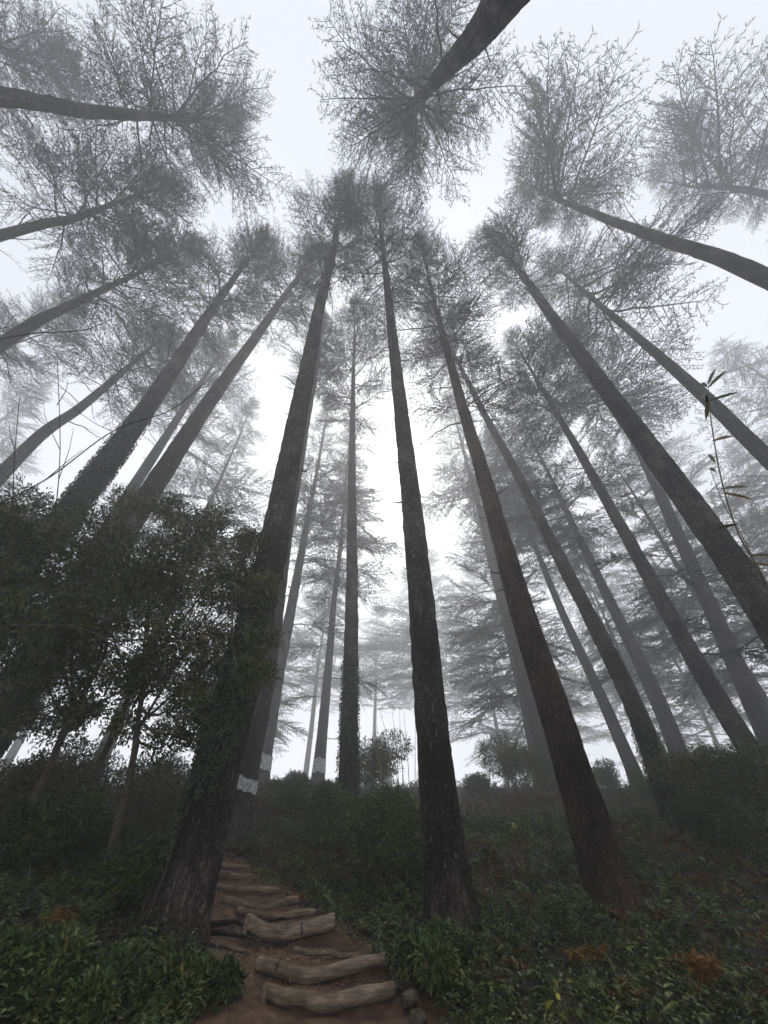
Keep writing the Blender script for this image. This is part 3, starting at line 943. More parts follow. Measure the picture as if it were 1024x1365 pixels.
for k, a in enumerate([
    ('tilted block of stone at the end of the long bowed log', 532, 1296, 7.1, 0.10, 0.08, 0.09),
    ('rounded stone below the tilted block beside the steps', 527, 1316, 6.8, 0.08, 0.09, 0.06),
    ('broad earth-stained stone beside the lowest log', 545, 1332, 6.45, 0.14, 0.11, 0.07),
    ('flat stone set above the long bowed log', 508, 1266, 7.8, 0.12, 0.10, 0.06),
    ('half-buried stone behind the thickest step log', 430, 1215, 9.3, 0.13, 0.12, 0.09),
    ('loose stone lying in the trodden earth beside the logs', 322, 1300, 6.9, 0.05, 0.05, 0.04),
    ('dark stone wedged under the lowest log', 556, 1358, 6.0, 0.12, 0.1, 0.07),
    ('small stone on the upper earth bank by the pole steps', 388, 1192, 10.4, 0.12, 0.1, 0.08),
]):
    stone(k, *a)

# ------------------------------------------------------------------ leafy plants
def leaf_cloud(rng, n, centers, radii, L, W, per=9, up=0.35, shell=0.75, fine=False):
    """leaf clusters through a set of ellipsoid lumps, denser towards the outside"""
    centers = np.asarray(centers, float)
    radii = np.asarray(radii, float)
    vol = np.prod(radii, axis=1) ** (2 / 3)
    idx = rng.choice(len(centers), n, p=vol / vol.sum())
    d = norm(rng.normal(size=(n, 3)))
    rr = shell + (1.08 - shell) * rng.random(n)
    rr = np.where(rng.random(n) < 0.22, rng.random(n) ** 0.6, rr)
    rr = rr * (0.82 + 0.36 * vnoise(d * 2.3 + idx[:, None] * 3.1 + 20))
    P = centers[idx] + d * radii[idx] * rr[:, None]
    P = np.repeat(P, per, axis=0)
    D0 = np.repeat(d, per, axis=0)
    m = len(P)
    dr = norm(D0 * 0.6 + rng.normal(0, 0.7, (m, 3)) + np.array([0, 0, 0.1]))
    base = P + dr * rng.uniform(0, L * 0.9, (m, 1)) + rng.normal(0, L * 0.45, (m, 3))
    N = norm(rng.normal(0, 0.7, (m, 3)) + np.array([0, 0, 1.0]) + D0 * up)
    return leaves(base, dr, N, rng.uniform(0.7, 1.25, m) * L, rng.uniform(0.75, 1.2, m) * W, 0.25, fine)


def lumps(rng, n, sx, sy, sz, r0, r1):
    c = norm(rng.normal(size=(n, 3))) * (rng.random((n, 1)) ** 0.4) * np.array([sx, sy, sz])
    r = rng.uniform(r0, r1, (n, 1)) * np.array([[1, 1, 0.75]])
    return c, r


def bush(seed, label, px, py, Y, w, h, n, L, W, mat, cat='bush', name='bush', group=None, stems=7, lift=0.0, cxy=None):
    rng = np.random.default_rng(seed)
    if cxy is None:
        p = at(px, py, Y)
        x, y = p[0], p[1]
    else:
        x, y = cxy
    z = float(ground_z(x, y)) + lift
    root = link(name, None, None, (x, y, z - 0.05))
    root.empty_display_size = 0.2
    tag(root, label, cat, group)
    c, r = lumps(rng, 9, w * 0.34, w * 0.34, h * 0.26, min(w, h) * 0.2, min(w, h) * 0.34)
    c[:, 2] += h * 0.55
    V, T = leaf_cloud(rng, int(n * 0.85), c, r, L, W, fine=(cxy is None and Y < 7.5))
    V[:, 2] = np.maximum(V[:, 2], 0.03)
    link('foliage', Geo().add(V, T).mesh('foliage', mat, False), root)
    for k in range(stems):
        e = c[rng.integers(len(c))]
        b = np.array([rng.normal(0, 0.08), rng.normal(0, 0.08), -0.1])
        P = spline([b, b * 0.5 + e * 0.4 + rng.normal(0, 0.05, 3), e], 8)
        link('stem', Geo().add(*tube(P, np.linspace(0.02, 0.006, 8) * (0.6 + h * 0.3), 5)).mesh('stem', M_TWIG), root)
    return root


def thicket_tree(seed, label, x, y, trunk_pts, lumps_px, n, L=0.10, W=0.04, r0=0.075, mat=None):
    """small broad-leaved evergreen: bent trunk, limbs to each leafy lump"""
    rng = np.random.default_rng(seed)
    z = float(ground_z(x, y))
    base = np.array([x, y, z])
    root = link('evergreen_tree', None, None, base)
    root.empty_display_size = 0.2
    tag(root, label, 'tree', 'broad-leaved evergreens of the thicket')
    tp = [np.array([0, 0, -0.3])] + [at(a, b, yy) - base for (a, b, yy) in trunk_pts]
    P = spline(tp, 40)
    q = np.linspace(0, 1, 40)
    V, T = tube(P, r0 * (1 - 0.6 * q) + 0.25 * r0 * np.exp(-q * 14), 12)
    V = V + (vnoise(V * 6 + 20)[:, None] - 0.5) * 0.03
    link('trunk', Geo().add(V, T).mesh('trunk', M_TWIG), root)
    C = np.array([at(a, b, yy) - base for (a, b, yy, *_r) in lumps_px])
    R = np.array([[s * 0.86, s * 0.8, s * 0.64] for (_a, _b, _y, s) in lumps_px])
    for c in C:
        k = rng.integers(18, 38)
        S = spline([P[k], (P[k] * 0.5 + c * 0.5) + rng.normal(0, 0.12, 3), c], 9)
        link('limb', Geo().add(*tube(S, np.linspace(r0 * 0.4, 0.012, 9), 6)).mesh('limb', M_TWIG), root)
    V, T = leaf_cloud(rng, n, C, R, L, W, 8, 0.3, 0.35)
    link('crown', Geo().add(V, T).mesh('crown', mat or M_EVERG, False), root)
    return root


thicket_tree(501, 'evergreen with curved bare trunk beside the far flight of steps', *bp(168, 1092, 8.74), [(172, 1040, 8.66), (188, 940, 8.51), (200, 860, 8.36)],
             [(200, 760, 7.90, 1.17), (260, 720, 7.75, 0.98), (300, 780, 7.83, 0.98), (240, 850, 8.06, 0.94), (325, 730, 7.60, 0.58), (300, 860, 8.06, 0.70), (225, 680, 7.75, 0.62), (290, 690, 7.60, 0.47), (330, 800, 7.75, 0.55), (180, 900, 8.36, 0.70), (250, 930, 8.36, 0.62), (220, 985, 8.6, 0.45), (262, 980, 8.6, 0.4), (170, 965, 8.6, 0.45)], 3500)
thicket_tree(502, 'evergreen on twin dark leaning trunks deep in the thicket', *bp(62, 1045, 8.74), [(75, 1000, 8.74), (110, 930, 8.59), (140, 870, 8.36)],
             [(60, 750, 7.45, 1.33), (130, 710, 7.60, 1.09), (30, 680, 7.30, 0.94), (90, 830, 7.75, 1.01), (150, 820, 7.90, 1.01), (20, 790, 7.30, 1.01), (120, 900, 8.36, 0.70), (60, 900, 8.36, 0.70), (-20, 720, 7.22, 1.17), (170, 670, 7.60, 0.55), (25, 950, 8.6, 0.5), (85, 975, 8.7, 0.4), (120, 945, 8.6, 0.45)], 3600)
thicket_tree(503, 'evergreen leaning over the yellowish bush in the thicket', *bp(128, 1025, 9.88), [(150, 980, 9.88), (185, 900, 9.58), (215, 830, 9.12)],
             [(150, 770, 9.12, 1.17), (220, 790, 9.12, 1.17), (110, 860, 9.42, 0.94), (200, 890, 9.42, 0.78), (270, 900, 9.42, 0.70), (40, 960, 9.73, 0.55), (100, 950, 9.73, 0.55)], 2400)
thicket_tree(504, 'slim evergreen behind the ivy trunk, leaves hanging past its edge', *bp(292, 1075, 7.98), [(300, 1000, 7.90), (325, 900, 7.75), (345, 800, 7.60)],
             [(345, 790, 7.52, 0.47), (352, 850, 7.52, 0.39), (335, 900, 7.60, 0.47), (360, 780, 7.37, 0.31), (290, 950, 8.06, 0.55), (335, 720, 7.45, 0.39)], 750, r0=0.05)
thicket_tree(505, 'evergreen overhanging the dark bank at the thicket edge', *bp(-60, 1060, 6.84), [(-50, 1000, 6.84), (-40, 900, 6.69), (-30, 820, 6.46)],
             [(-40, 780, 6.23, 1.01), (10, 830, 6.38, 0.70), (-20, 700, 6.08, 0.94), (20, 720, 6.38, 0.62), (20, 880, 6.84, 0.39)], 1800)

bush(630, 'dark leafy bush closing the gap under the twin-trunked evergreen', 95, 1030, 13.5, 3.0, 2.0, 1300, 0.11, 0.042, M_EVERG)
bush(631, 'dark leafy bush standing behind the curved bare trunk', 215, 1025, 14.5, 2.8, 2.2, 1300, 0.11, 0.042, M_EVERG)
# bushes of the slope and the crest
bush(601, 'dark feathery bush filling the gap between the log steps and grey-barked cedar', 512, 1195, 10.3, 2.1, 1.7, 1700, 0.10, 0.03, M_COVER, stems=10)
bush(602, 'low rounded bush above the topmost poles of the near steps', 425, 1140, 12.6, 2.2, 1.3, 1200, 0.10, 0.034, M_COVER)
bush(603, 'dark upright bush on the crest beside the slim straight cedar', 506, 1055, 21, 2.6, 2.9, 1100, 0.13, 0.045, M_EVERG)
bush(604, 'rounded dark bush on the crest beside the creeper-clad cedar', 692, 1050, 23, 3.2, 3.4, 1700, 0.12, 0.04, M_EVERG)
bush(605, 'large dark bush under the grey cedar on the right-hand bank', 985, 1085, 12.0, 3.4, 2.1, 1900, 0.12, 0.04, M_EVERG)
bush(606, 'tall dark bush beside the base of the grey cedar', 950, 1060, 16.0, 2.6, 2.6, 1300, 0.12, 0.04, M_EVERG)
bush(607, 'yellowish bush below the leaning thicket trunks', 28, 1080, 11.0, 2.4, 1.7, 1300, 0.11, 0.04, M_YGREEN)
bush(608, 'small yellow-green bush between thicket trunks', 238, 1055, 13.5, 1.5, 1.6, 600, 0.11, 0.04, M_YGREEN)
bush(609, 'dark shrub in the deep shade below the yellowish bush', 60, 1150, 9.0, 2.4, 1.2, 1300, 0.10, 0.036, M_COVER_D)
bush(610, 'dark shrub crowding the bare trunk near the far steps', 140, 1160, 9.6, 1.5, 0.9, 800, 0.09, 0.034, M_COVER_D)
bush(611, 'light green bush on the slope below the ringed cedars', 385, 1092, 17.0, 2.4, 0.95, 1000, 0.12, 0.04, M_COVER)
bush(612, 'broad crest bush in front of the thinner painted cedar', 440, 1085, 17.0, 2.2, 1.2, 900, 0.12, 0.036, M_COVER)
bush(613, 'dark bush beside the ivy trunk on the side away from the steps', 165, 1215, 8.3, 1.4, 0.9, 800, 0.09, 0.03, M_COVER_D)
bush(614, 'leafy shrub with broad leaves at the foot of the ivy trunk', 235, 1325, 6.2, 1.4, 0.42, 1100, 0.065, 0.030, M_COVER)
bush(615, 'leafy clump spreading in front of the orange fern', 110, 1325, 6.0, 1.8, 0.5, 1600, 0.065, 0.030, M_COVER)
bush(616, 'low leafy clump at the corner of the left bank', 20, 1330, 6.2, 1.6, 0.6, 1250, 0.062, 0.028, M_COVER)
bush(617, 'leafy clump hugging the foot of the grey-barked cedar', 585, 1310, 6.9, 1.3, 0.5, 900, 0.07, 0.028, M_COVER)
bush(618, 'dark shrub behind the base of the dark slim cedar', 975, 1125, 11.0, 2.2, 1.1, 900, 0.10, 0.035, M_COVER_D)

for k, (px, Y, w, h, lb) in enumerate([
    (392, 24, 1.3, 0.9, 'small ragged crest bush between the two ringed cedars'),
    (575, 24, 2.0, 1.3, 'low ragged crest bush glimpsed past the grey-barked cedar'),
    (640, 26, 1.8, 1.1, 'small bush on the open stretch of crest beyond the grey-barked cedar'),
    (775, 24, 2.2, 1.5, 'spreading crest bush between creeper-clad cedar and thin misty cedar'),
    (815, 27, 1.4, 1.9, 'upright crest bush at the foot of the thin misty cedar'),
    (880, 22, 2.4, 1.7, 'broad crest bush between dark slim cedar and layered misty cedar'),
]):
    bush(640 + k, lb, px, 1056, Y, w, h, 420, 0.14, 0.05, (M_COVER_D, M_COVER)[k % 2])

# ------------------------------------------------------------------ ground cover
def sprig(rng, n, L, W, h, lean, fine):
    """an arching stem with paired leaflets"""
    t = np.linspace(0.12, 1, n)
    P = np.stack([lean * t ** 1.5, 0 * t, h * t * (1 - 0.25 * t)], -1)
    g = Geo()
    q = np.linspace(0, 1, 3)
    g.add(*tube(np.stack([lean * q ** 1.5, 0 * q, h * q * (1 - 0.25 * q)], -1), np.full(3, 0.004), 3, False), 1)
    for s in (-1, 1):
        d = np.stack([np.full(n, 0.55), np.full(n, 0.85 * s), np.full(n, 0.1)], -1) + rng.normal(0, 0.22, (n, 3))
        N = np.array([0, 0, 1.0]) + rng.normal(0, 0.3, (n, 3))
        g.add(*leaves(P + rng.normal(0, 0.01, (n, 3)), d, N, L * rng.uniform(0.7, 1.2, n) * (1.1 - 0.5 * t), W * rng.uniform(0.8, 1.2, n) * (1.1 - 0.4 * t), 0.25, fine), 0)
    return g.arrays()


def frond(rng, n, L, droop=0.5):
    """fern frond, pinnae tapering to the tip"""
    t = np.linspace(0.12, 1, n)
    ax = lambda s: np.stack([L * s * 0.8, 0 * s, L * (0.75 * s - droop * s * s)], -1)
    g = Geo()
    g.add(*tube(ax(np.linspace(0, 1, 6)), np.linspace(0.005, 0.002, 6), 3, False), 0)
    P = ax(t)
    ln = L * 0.30 * np.sin(np.clip(t * 1.15, 0, 1) * math.pi * 0.93 + 0.12)
    for s in (-1, 1):
        d = np.stack([np.full(n, 0.45), np.full(n, 1.0 * s), np.full(n, -0.15)], -1) + rng.normal(0, 0.1, (n, 3))
        g.add(*leaves(P, d, np.array([0, 0, 1.0]) + rng.normal(0, 0.2, (n, 3)), np.maximum(ln, 0.02), np.full(n, L * 0.055)), 0)
    return g.arrays()


_r = np.random.default_rng(77)
SPRIGS = [sprig(_r, _r.integers(5, 8), 0.10, 0.042, _r.uniform(0.22, 0.42), _r.uniform(0.08, 0.30), True) for _ in range(10)]
SPRIGS_FAR = [sprig(_r, _r.integers(5, 8), 0.10, 0.046, _r.uniform(0.22, 0.42), _r.uniform(0.08, 0.30), False) for _ in range(10)]
FROND = [frond(_r, 15, 0.5, _r.uniform(0.4, 0.6)) for _ in range(6)]


def scatter(name, label, cat, pts, templ, mats, rng, s0, s1, dirbias=None, tilt=0.25):
    g = Geo()
    for x, y in pts:
        V, T, M = templ[rng.integers(len(templ))]
        s = rng.uniform(s0, s1) * (1 + max(0, (y - 9) * 0.035))
        a = rng.uniform(0, 6.28) if dirbias is None or rng.random() < 0.35 else dirbias + rng.normal(0, 0.6)
        A = rotz(a) @ roty(rng.normal(0, tilt)) @ rotx(rng.normal(0, tilt))
        W = (V * s) @ A.T + np.array([x, y, float(ZG(x, y)) - 0.02])
        g.add(W, T, M)
    o = link(name, g.mesh(name, mats, False))
    tag(o, label, cat, None, 'stuff')
    return o


_gx = np.arange(-40, 40.01, 0.2)
_gy = np.arange(3, 40.01, 0.2)
_GX, _GY = np.meshgrid(_gx, _gy)
_GZ = ground_z(_GX, _GY)


def ZG(x, y):
    i = int(np.clip((x + 40) / 0.2, 0, len(_gx) - 1))
    j = int(np.clip((y - 3) / 0.2, 0, len(_gy) - 1))
    return _GZ[j, i]


def cover_points(rng, n, x0, x1, y0, y1, thin=None, clear=-0.06):
    y = y0 + (y1 - y0) * rng.random(n)
    x = x0 + (x1 - x0) * rng.random(n)
    keep = np.abs(x) < y * 0.98 + 1.4
    d = path_dist(x, y)
    keep &= d > clear + 0.25 * (rng.random(n) - 0.5)
    for t in TREE.values():
        bx, by = t['base'][:2]
        keep &= np.hypot(x - bx, y - by) > t['rad'](0) * 1.15
    if thin is not None:
        keep &= thin(x, y, rng)
    return np.stack([x[keep], y[keep]], -1)


patch = lambda x, y: fbm(np.stack([x * 0.5 + 3, y * 0.5 + 9, 0 * x], -1), 3)
rust = lambda x, y: fbm(np.stack([x * 0.45 + 17, y * 0.7 + 2, 0 * x + 4], -1), 2)
_r = np.random.default_rng(78)
not_rust = lambda x, y, r: (rust(x, y) + r.normal(0, 0.03, len(x)) < 0.62) | (r.random(len(x)) < 0.55)
is_rust = lambda x, y, r: rust(x, y) + r.normal(0, 0.03, len(x)) > 0.585
for nm, lb, x0, x1, y0, y1, n, mt, db in [
    ('ground_cover', 'leafy green ground cover over the slope with the creeper-clad cedar', -1.8, 13, 4.6, 11, 5200, M_COVER, math.pi * 1.15),
    ('ground_cover', 'leafy ground cover over the upper slope up to the crest', -3.5, 20, 11, 19, 6000, M_COVER, math.pi * 1.15),
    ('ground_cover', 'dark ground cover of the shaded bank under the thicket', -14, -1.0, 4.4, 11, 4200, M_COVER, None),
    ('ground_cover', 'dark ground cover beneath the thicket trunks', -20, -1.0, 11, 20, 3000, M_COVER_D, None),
    ('ground_cover', 'low scrub along the crest of the slope', -28, 34, 19, 34, 4600, M_COVER_D, None),
]:
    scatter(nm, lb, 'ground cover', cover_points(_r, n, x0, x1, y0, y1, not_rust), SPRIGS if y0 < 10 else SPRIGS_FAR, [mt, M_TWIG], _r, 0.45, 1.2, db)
scatter('withered_bracken', 'patches of rust-brown withered fern among the green cover', 'fern', cover_points(_r, 5200, -8, 18, 6, 24, is_rust), FROND, [M_RUST], _r, 0.55, 1.15)
scatter('green_ferns', 'fresh green fern fronds mixed through the ground cover', 'fern', cover_points(_r, 1500, -7, 12, 4.8, 16), FROND, [M_COVER], _r, 0.6, 1.3)


# litter on the earth path
def litter():
    rng = np.random.default_rng(91)
    n = 3200
    k = rng.integers(40, 150, n)
    S = PATH_S[k]
    x = S[:, 0] + rng.uniform(-1, 1, n) * S[:, 2]
    y = S[:, 1] + rng.normal(0, 0.15, n)
    z = path_z(x, y) + 0.055
    a = rng.uniform(0, 6.28, n)
    d = np.stack([np.cos(a), np.sin(a), rng.normal(0.1, 0.25, n)], -1)
    V, T = leaves(np.stack([x, y, z], -1), d, np.array([0, 0, 1.0]) + rng.normal(0, 0.4, (n, 3)), rng.uniform(0.02, 0.075, n), rng.uniform(0.006, 0.028, n))
    tag(link('leaf_litter', Geo().add(V, T).mesh('leaf_litter', M_LITTER, False)), 'dry fallen leaves and needles scattered over the earth path', 'leaf litter', None, 'stuff')


litter()


# single ferns and sprigs that catch the eye
def fern(seed, label, px, py, Y, s, n, mat):
    rng = np.random.default_rng(seed)
    p = at(px, py, Y)
    z = float(ground_z(p[0], p[1]))
    zb = min(p[2] - 0.1, z + 0.45) if p[2] > z else z
    root = link('fern', None, None, (p[0], p[1], max(z, zb - 0.1)))
    tag(root, label, 'fern')
    for k in range(n):
        V, T, M = FROND[rng.integers(len(FROND))]
        me = Geo().add(V * s, T).mesh('frond', mat, False)
        link('frond', me, root, (0, 0, 0), (rng.normal(0, 0.15), -rng.uniform(0.0, 0.6), k * 6.283 / n + rng.normal(0, 0.3)))


fern(701, 'bright orange fern on the dark bank beside the ivy trunk', 88, 1212, 6.9, 0.75, 7, M_ORANGE)
fern(702, 'orange-brown fern at the foot of the creeper-clad cedar', 785, 1275, 7.2, 0.85, 8, M_ORANGE)
fern(703, 'tawny fern below the creeper-clad cedar near its orange neighbour', 835, 1318, 6.4, 0.7, 7, M_RUST)
fern(704, 'orange fern spread on the open slope away from any trunk', 935, 1285, 6.7, 0.9, 9, M_ORANGE)
fern(705, 'fresh yellow-green fern just downhill of the creeper-clad cedar', 740, 1205, 8.6, 0.8, 8, M_YGREEN)
fern(706, 'green fern overhanging the bank above the orange fern', 120, 1200, 7.0, 0.7, 7, M_COVER)
fern(707, 'olive fern at the open bottom corner of the slope', 985, 1335, 6.0, 0.9, 8, M_YGREEN)


def yellow_sprig(seed, label, px, py, Y, n=6):
    rng = np.random.default_rng(seed)
    p = at(px, py, Y)
    z = float(ground_z(p[0], p[1]))
    top = max(p[2] - z, 0.3)
    root = link('yellow_sprig', None, None, (p[0], p[1], z))
    tag(root, label, 'plant')
    t = np.linspace(0, 1, 7)
    P = np.stack([0.05 * t, 0.02 * t, -0.1 + (top + 0.1) * t], -1)
    link('stem', Geo().add(*tube(P, np.full(7, 0.006), 5)).mesh('stem', M_TWIG), root)
    for k in range(n):
        q = P[3 + k % 4]
        a = k * 2.4
        V, T = leaves(q[None], np.array([[math.cos(a), math.sin(a), -0.6]]), np.array([[0, 0, 1.0]]) + 0.3, [0.15], [0.06])
        link('leaf', Geo().add(V, T).mesh('leaf', M_YELLOW, False), root)


yellow_sprig(711, 'small plant with drooping yellow leaves beside the stones', 553, 1300, 6.9)
yellow_sprig(712, 'yellow-leaved sprig at the bottom of the green slope', 740, 1358, 5.9, 5)
yellow_sprig(713, 'yellow sprig halfway up the slope behind the grey-barked cedar', 685, 1110, 12.5, 8)


# pale grass canes on the crest
def canes(seed, label, px, py, Y, n, h):
    rng = np.random.default_rng(seed)
    p = at(px, py, Y)
    z = float(ground_z(p[0], p[1]))
    root = link('tall_grass_clump', None, None, (p[0], p[1], z))
    tag(root, label, 'grass')
    for k in range(n):
        b = np.array([rng.normal(0, 0.4), rng.normal(0, 0.2), -0.1])
        hh = h * rng.uniform(0.5, 1.1)
        P = spline([b, b + np.array([rng.normal(0, 0.08), 0, hh * 0.6]), b + np.array([rng.normal(0, 0.3), rng.normal(0, 0.1), hh])], 8)
        link('cane', Geo().add(*tube(P, np.linspace(0.012, 0.004, 8), 4)).mesh('cane', M_STRAW), root)


canes(721, 'clump of tall pale dry canes beside the grey-barked cedar', 533, 1090, 12.4, 16, 3.0)
canes(722, 'few thin dry canes on the crest by the painted cedars', 395, 1060, 24.0, 8, 1.2)


# surface roots on the trodden earth
def tree_roots(key, n, a0, a1):
    rng = np.random.default_rng(33)
    t = TREE[key]
    for k in range(n):
        a = a0 + (a1 - a0) * (k + rng.random() * 0.6) / n
        q = np.linspace(0, 1, 14)
        ln = rng.uniform(0.8, 1.5)
        x = t['base'][0] + np.cos(a + 0.5 * (vnoise(np.stack([q * 3 + k * 4, 0 * q, 0 * q], -1)) - 0.5)) * (0.32 + q * ln)
        y = t['base'][1] + np.sin(a + 0.5 * (vnoise(np.stack([q * 3 + k * 4, 0 * q + 5, 0 * q], -1)) - 0.5)) * (0.32 + q * ln)
        z = ground_z(x, y) + 0.06 * (1 - q) - 0.05 * q + 0.02
        P = np.stack([x, y, z], -1) - t['base']
        link('root', Geo().add(*tube(P, np.linspace(0.06, 0.015, 14) * rng.uniform(0.7, 1.2), 8)).mesh('root', M_BARK), t['root'])


tree_roots('B', 6, -1.6, 0.7)
tree_roots('A', 5, 2.6, 4.8)
tree_roots('D', 4, 3.4, 5.6)

# ------------------------------------------------------------------ ivy and creeper
def ivy(key, label, h0, h1, n, side=None, half=3.2, L=0.075, cov=0.0):
    rng = np.random.default_rng(sum(map(ord, label)))
    t = TREE[key]
    h = h0 + (h1 - h0) * rng.random(n)
    a = (side + (rng.random(n) - 0.5) * 2 * half) if side is not None else rng.random(n) * 6.283
    if side is not None:                     # ragged edge
        lim = half * (0.55 + 0.75 * vnoise(np.stack([h * 1.1 + 9, 0 * h, 0 * h], -1)))
        keep = np.abs(a - side) < lim
    else:
        keep = np.ones(n, bool)
    dens = fbm(np.stack([np.cos(a) * 2 + 9, np.sin(a) * 2 + 9, h * 0.8 + 4], -1), 2)
    edge = np.clip((h - h0) / 0.8, 0, 1) * np.clip((h1 - h) / (0.25 * (h1 - h0)), 0, 1)
    keep &= dens * 1.0 > 0.62 - 0.35 * edge + cov
    h, a = h[keep], a[keep]
    C = np.array([t['cen'](v) for v in h]) + t['base']
    r = np.array([t['rad'](v) for v in h]) * (1 + 0.34 * np.exp(-h / 0.55)) + 0.012 + 0.035 * rng.random(len(h))
    o = np.stack([np.cos(a), np.sin(a), 0 * a], -1)
    P = C + o * r[:, None]
    d = norm(np.stack([rng.normal(0, 0.6, len(h)), rng.normal(0, 0.6, len(h)), np.full(len(h), -0.6)], -1) + o * 0.35)
    N = norm(o + rng.normal(0, 0.35, o.shape))
    V, T = leaves(P - t['base'], d, N, L * rng.uniform(0.6, 1.3, len(h)), L * 0.8 * rng.uniform(0.7, 1.2, len(h)))
    root = link('ivy', None, None, t['base'])
    tag(root, label, 'ivy')
    link('foliage', Geo().add(V, T).mesh('foliage', M_IVY, False), root)
    for k in range(4):
        aa = (side if side is not None else 0) + rng.uniform(-1, 1) * (half * 0.6)
        hh = np.linspace(max(h0 - 0.6, 0), h1 * rng.uniform(0.6, 0.95), 30)
        w = aa + (vnoise(np.stack([hh * 0.9 + k * 5, 0 * hh, 0 * hh], -1)) - 0.5) * 1.2
        S = np.array([t['cen'](v) for v in hh]) + np.stack([np.cos(w), np.sin(w), 0 * w], -1) * (np.array([t['rad'](v) for v in hh]) * (1 + 0.34 * np.exp(-hh / 0.55)) + 0.012)[:, None]
        link('stem', Geo().add(*tube(S, np.linspace(0.014, 0.006, 30), 5)).mesh('stem', M_TWIG), root)


ivy('B', 'glossy dark ivy climbing the stout leaning cedar by the steps', 0.5, 6.2, 8000, math.radians(236), 1.7, L=0.06)
ivy('C', 'ivy sheathing the lower trunk of the slim straight cedar', 0.0, 5.0, 2600, None)
ivy('M', 'ivy wrapping the broad cedar above the evergreen thicket', 3.0, 15.0, 5200, None, L=0.11)
ivy('N', 'ivy on the rough leaning cedar where it leaves the thicket', 1.0, 7.5, 2200, None, L=0.09)
ivy('E', 'thin ivy around the foot of the dark slim cedar', 0.0, 2.4, 900, None)


def creeper(key, label, h1, n):
    rng = np.random.default_rng(55)
    t = TREE[key]
    root = link('creeper', None, None, t['base'])
    tag(root, label, 'vine')
    for k in range(n):
        hh = np.linspace(0.3 + rng.uniform(0, 1.5), h1 * rng.uniform(0.45, 1), 46)
        a0 = rng.uniform(0, 6.28)
        w = a0 + (vnoise(np.stack([hh * 0.55 + k * 3.3, 0 * hh + k, 0 * hh], -1)) - 0.5) * 3.6
        S = np.array([t['cen'](v) for v in hh]) + np.stack([np.cos(w), np.sin(w), 0 * w], -1) * (np.array([t['rad'](v) for v in hh]) * (1 + 0.34 * np.exp(-hh / 0.55)) + 0.016)[:, None]
        link('stem', Geo().add(*tube(S, np.linspace(0.02, 0.006, 46) * rng.uniform(0.6, 1.2), 5)).mesh('stem', M_BARK_RED), root)


creeper('D', 'bare woody creeper stems twisting up the reddish-brown cedar', 9.5, 26)

# ------------------------------------------------------------------ near twigs
def twig_pts(pl, Y):
    return [at(a, b, 1.0) * 0 + EYE + ray(a, b) * Y for a, b in pl]


def bare_twig(label, pl, depth, r, forks=(), roots=None):
    P = spline(twig_pts(pl, depth), 30)
    base = P[0]
    root = link('bare_twig', None, None, base)
    tag(root, label, 'twig')
    link('stem', Geo().add(*tube(P - base, np.linspace(r, r * 0.4, 30), 5)).mesh('stem', M_TWIG), root)
    for f in forks:
        Q = spline(twig_pts(f, depth), 12)
        link('side_twig', Geo().add(*tube(Q - base, np.linspace(r * 0.6, r * 0.25, 12), 4)).mesh('side_twig', M_TWIG), root)


bare_twig('long thin bare shoot arching out above the evergreen thicket', [(-40, 690), (60, 640), (150, 575), (230, 545), (295, 490)], 6.0, 0.012,
          [[(150, 575), (120, 560), (70, 520)], [(60, 640), (90, 615), (110, 600)]])
bare_twig('upright bare twig with short forks above the thicket', [(60, 800), (72, 700), (80, 600), (76, 470)], 6.2, 0.011,
          [[(78, 640), (92, 600), (98, 570)], [(80, 600), (62, 560), (58, 540)], [(76, 540), (88, 520), (90, 505)]])
bare_twig('second upright bare twig, shorter and single, above the thicket', [(10, 760), (16, 680), (20, 600), (26, 530)], 6.0, 0.010, [[(20, 600), (14, 580), (12, 560)]])
bare_twig('pale bare stem curving in front of the dark thicket', [(-40, 838), (60, 833), (120, 842), (190, 875), (225, 898)], 5.5, 0.012, [[(190, 875), (225, 885), (262, 898)]])
bare_twig('thin dark shoot crossing the misty crowns above the thicket', [(-40, 460), (40, 445), (110, 440), (150, 425)], 6.5, 0.011)


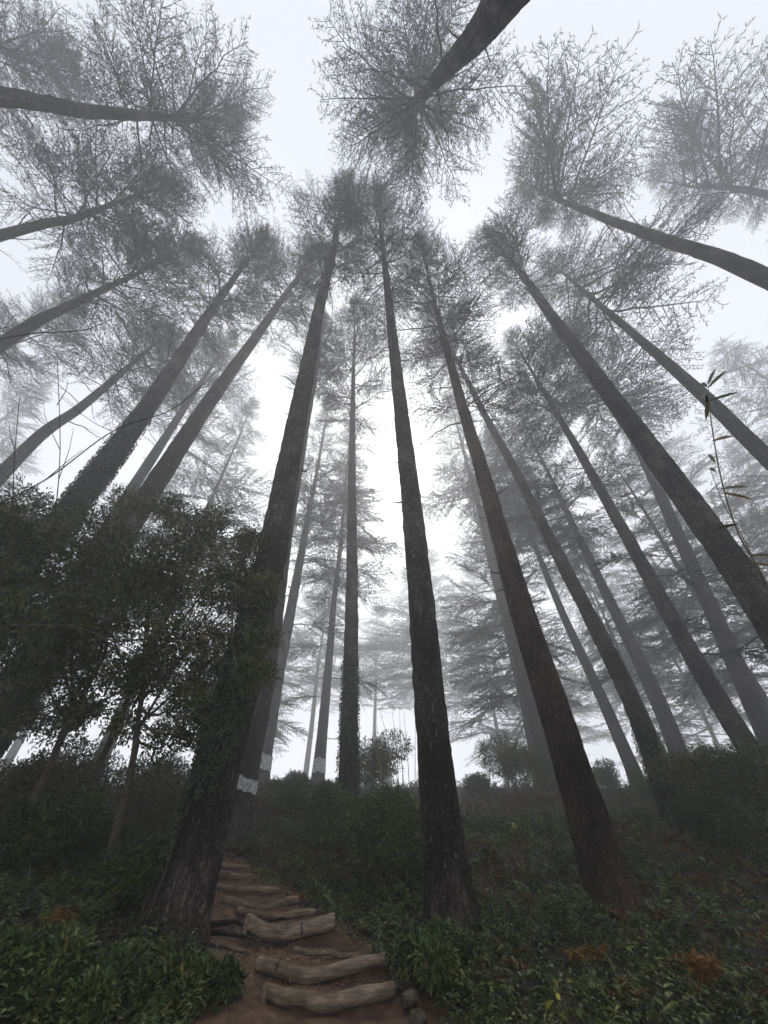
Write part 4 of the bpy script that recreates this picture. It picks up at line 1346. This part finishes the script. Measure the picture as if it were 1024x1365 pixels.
# bamboo shoot hanging in from the right
def bamboo():
    depth = 2.4
    pts = twig_pts([(1060, 860), (1018, 770), (985, 712), (962, 640), (948, 560), (944, 515)], depth)
    P = spline(pts, 40)
    base = np.array([P[0][0] + 0.25, P[0][1], float(ground_z(P[0][0] + 0.25, P[0][1]))])
    root = link('bamboo_shoot', None, None, base)
    tag(root, 'slender bamboo shoot with narrow leaves in front of the thick dark cedar', 'bamboo')
    S = np.concatenate([spline([base + np.array([0.1, 0, -0.1]), base + np.array([0.12, 0, (P[0][2] - base[2]) * 0.6]), P[0]], 14)[:-1], P]) - base
    link('stem', Geo().add(*tube(S, np.linspace(0.008, 0.0022, len(S)), 6)).mesh('stem', M_STRAW), root)
    Q = spline(twig_pts([(1018, 775), (990, 715), (965, 672), (947, 625)], depth * 1.02), 12)
    link('side_twig', Geo().add(*tube(Q - base, np.linspace(0.004, 0.0015, 12), 5)).mesh('side_twig', M_STRAW), root)
    lv = [  # base px, tip px, colour
        ((943, 515), (936, 510), 0), ((944, 513), (954, 492), 0), ((944, 517), (969, 494), 0), ((945, 535), (984, 523), 0), ((941, 520), (936, 531), 0),
        ((943, 534), (941, 560), 1), ((949, 588), (979, 581), 2), ((945, 606), (954, 617), 0), ((946, 624), (955, 629), 0), ((961, 652), (997, 649), 1),
        ((964, 657), (1003, 666), 2), ((985, 698), (950, 707), 1), ((1000, 741), (1032, 741), 1), ((1004, 751), (1034, 757), 2), ((942, 526), (944, 556), 0)]
    mats = [leaf_mat('bamboo_leaf_green', [(0, (0.05, 0.08, 0.025)), (1, (0.08, 0.12, 0.04))]),
            leaf_mat('bamboo_leaf_olive', [(0, (0.08, 0.08, 0.025)), (1, (0.12, 0.11, 0.03))]),
            leaf_mat('bamboo_leaf_amber', [(0, (0.20, 0.11, 0.03)), (1, (0.28, 0.16, 0.04))])]
    rng = np.random.default_rng(5)
    for (a, b, c) in lv:
        p, q = twig_pts([a], depth)[0], twig_pts([b], depth * rng.uniform(0.96, 1.04))[0]
        n = 9
        t = np.linspace(0, 1, n)
        C = p + (q - p) * t[:, None] + np.array([0, 0, 1.0]) * (0.10 * np.linalg.norm(q - p) * t * (1 - t))[:, None]
        D = norm(q - p)
        view = norm(C.mean(axis=0) - EYE)
        sd_ = norm(np.cross(D, view)) * 0.8 + view * 0.5
        w = 0.016 * np.sin(math.pi * np.clip(t * 0.96 + 0.03, 0, 1)) ** 0.7
        nn = norm(np.cross(D, sd_))
        V = np.concatenate([C + sd_ * w[:, None] * 0.7 + nn * w[:, None] * 0.25, C, C - sd_ * w[:, None] * 0.7 + nn * w[:, None] * 0.25]) - base
        i = np.arange(n - 1)
        T = np.concatenate([np.stack([i, i + 1, i + n + 1], -1), np.stack([i, i + n + 1, i + n], -1),
                            np.stack([i + n, i + n + 1, i + 2 * n + 1], -1), np.stack([i + n, i + 2 * n + 1, i + 2 * n], -1)])
        link('leaf', Geo().add(V, T).mesh('leaf', mats[c]), root)


bamboo()

# ------------------------------------------------------------------ the misty air
def haze():
    x0, x1, y0, y1, z0, z1 = -111, 111, -61, 121, -24, 62
    V = [(x, y, z) for z in (z0, z1) for y in (y0, y1) for x in (x0, x1)]
    Q = [(0, 2, 3, 1), (4, 5, 7, 6), (0, 1, 5, 4), (2, 6, 7, 3), (0, 4, 6, 2), (1, 3, 7, 5)]
    me = bpy.data.meshes.new('haze')
    me.from_pydata(V, [], Q)
    m = bpy.data.materials.new('mist')
    m.use_nodes = True
    t = m.node_tree
    t.nodes.clear()
    out = t.nodes.new('ShaderNodeOutputMaterial')
    v = t.nodes.new('ShaderNodeVolumePrincipled')
    v.inputs['Color'].default_value = (0.99, 0.992, 0.996, 1)
    v.inputs['Density'].default_value = HAZE_DENSITY
    v.inputs['Anisotropy'].default_value = 0.65
    t.links.new(v.outputs[0], out.inputs['Volume'])
    me.materials.append(m)
    tag(link('haze', me), 'even pale mist hanging through the whole wood', 'mist', None, 'stuff')


haze()
print('TRIS', sum(len(m.polygons) for m in bpy.data.meshes), 'OBJECTS', len(bpy.data.objects))
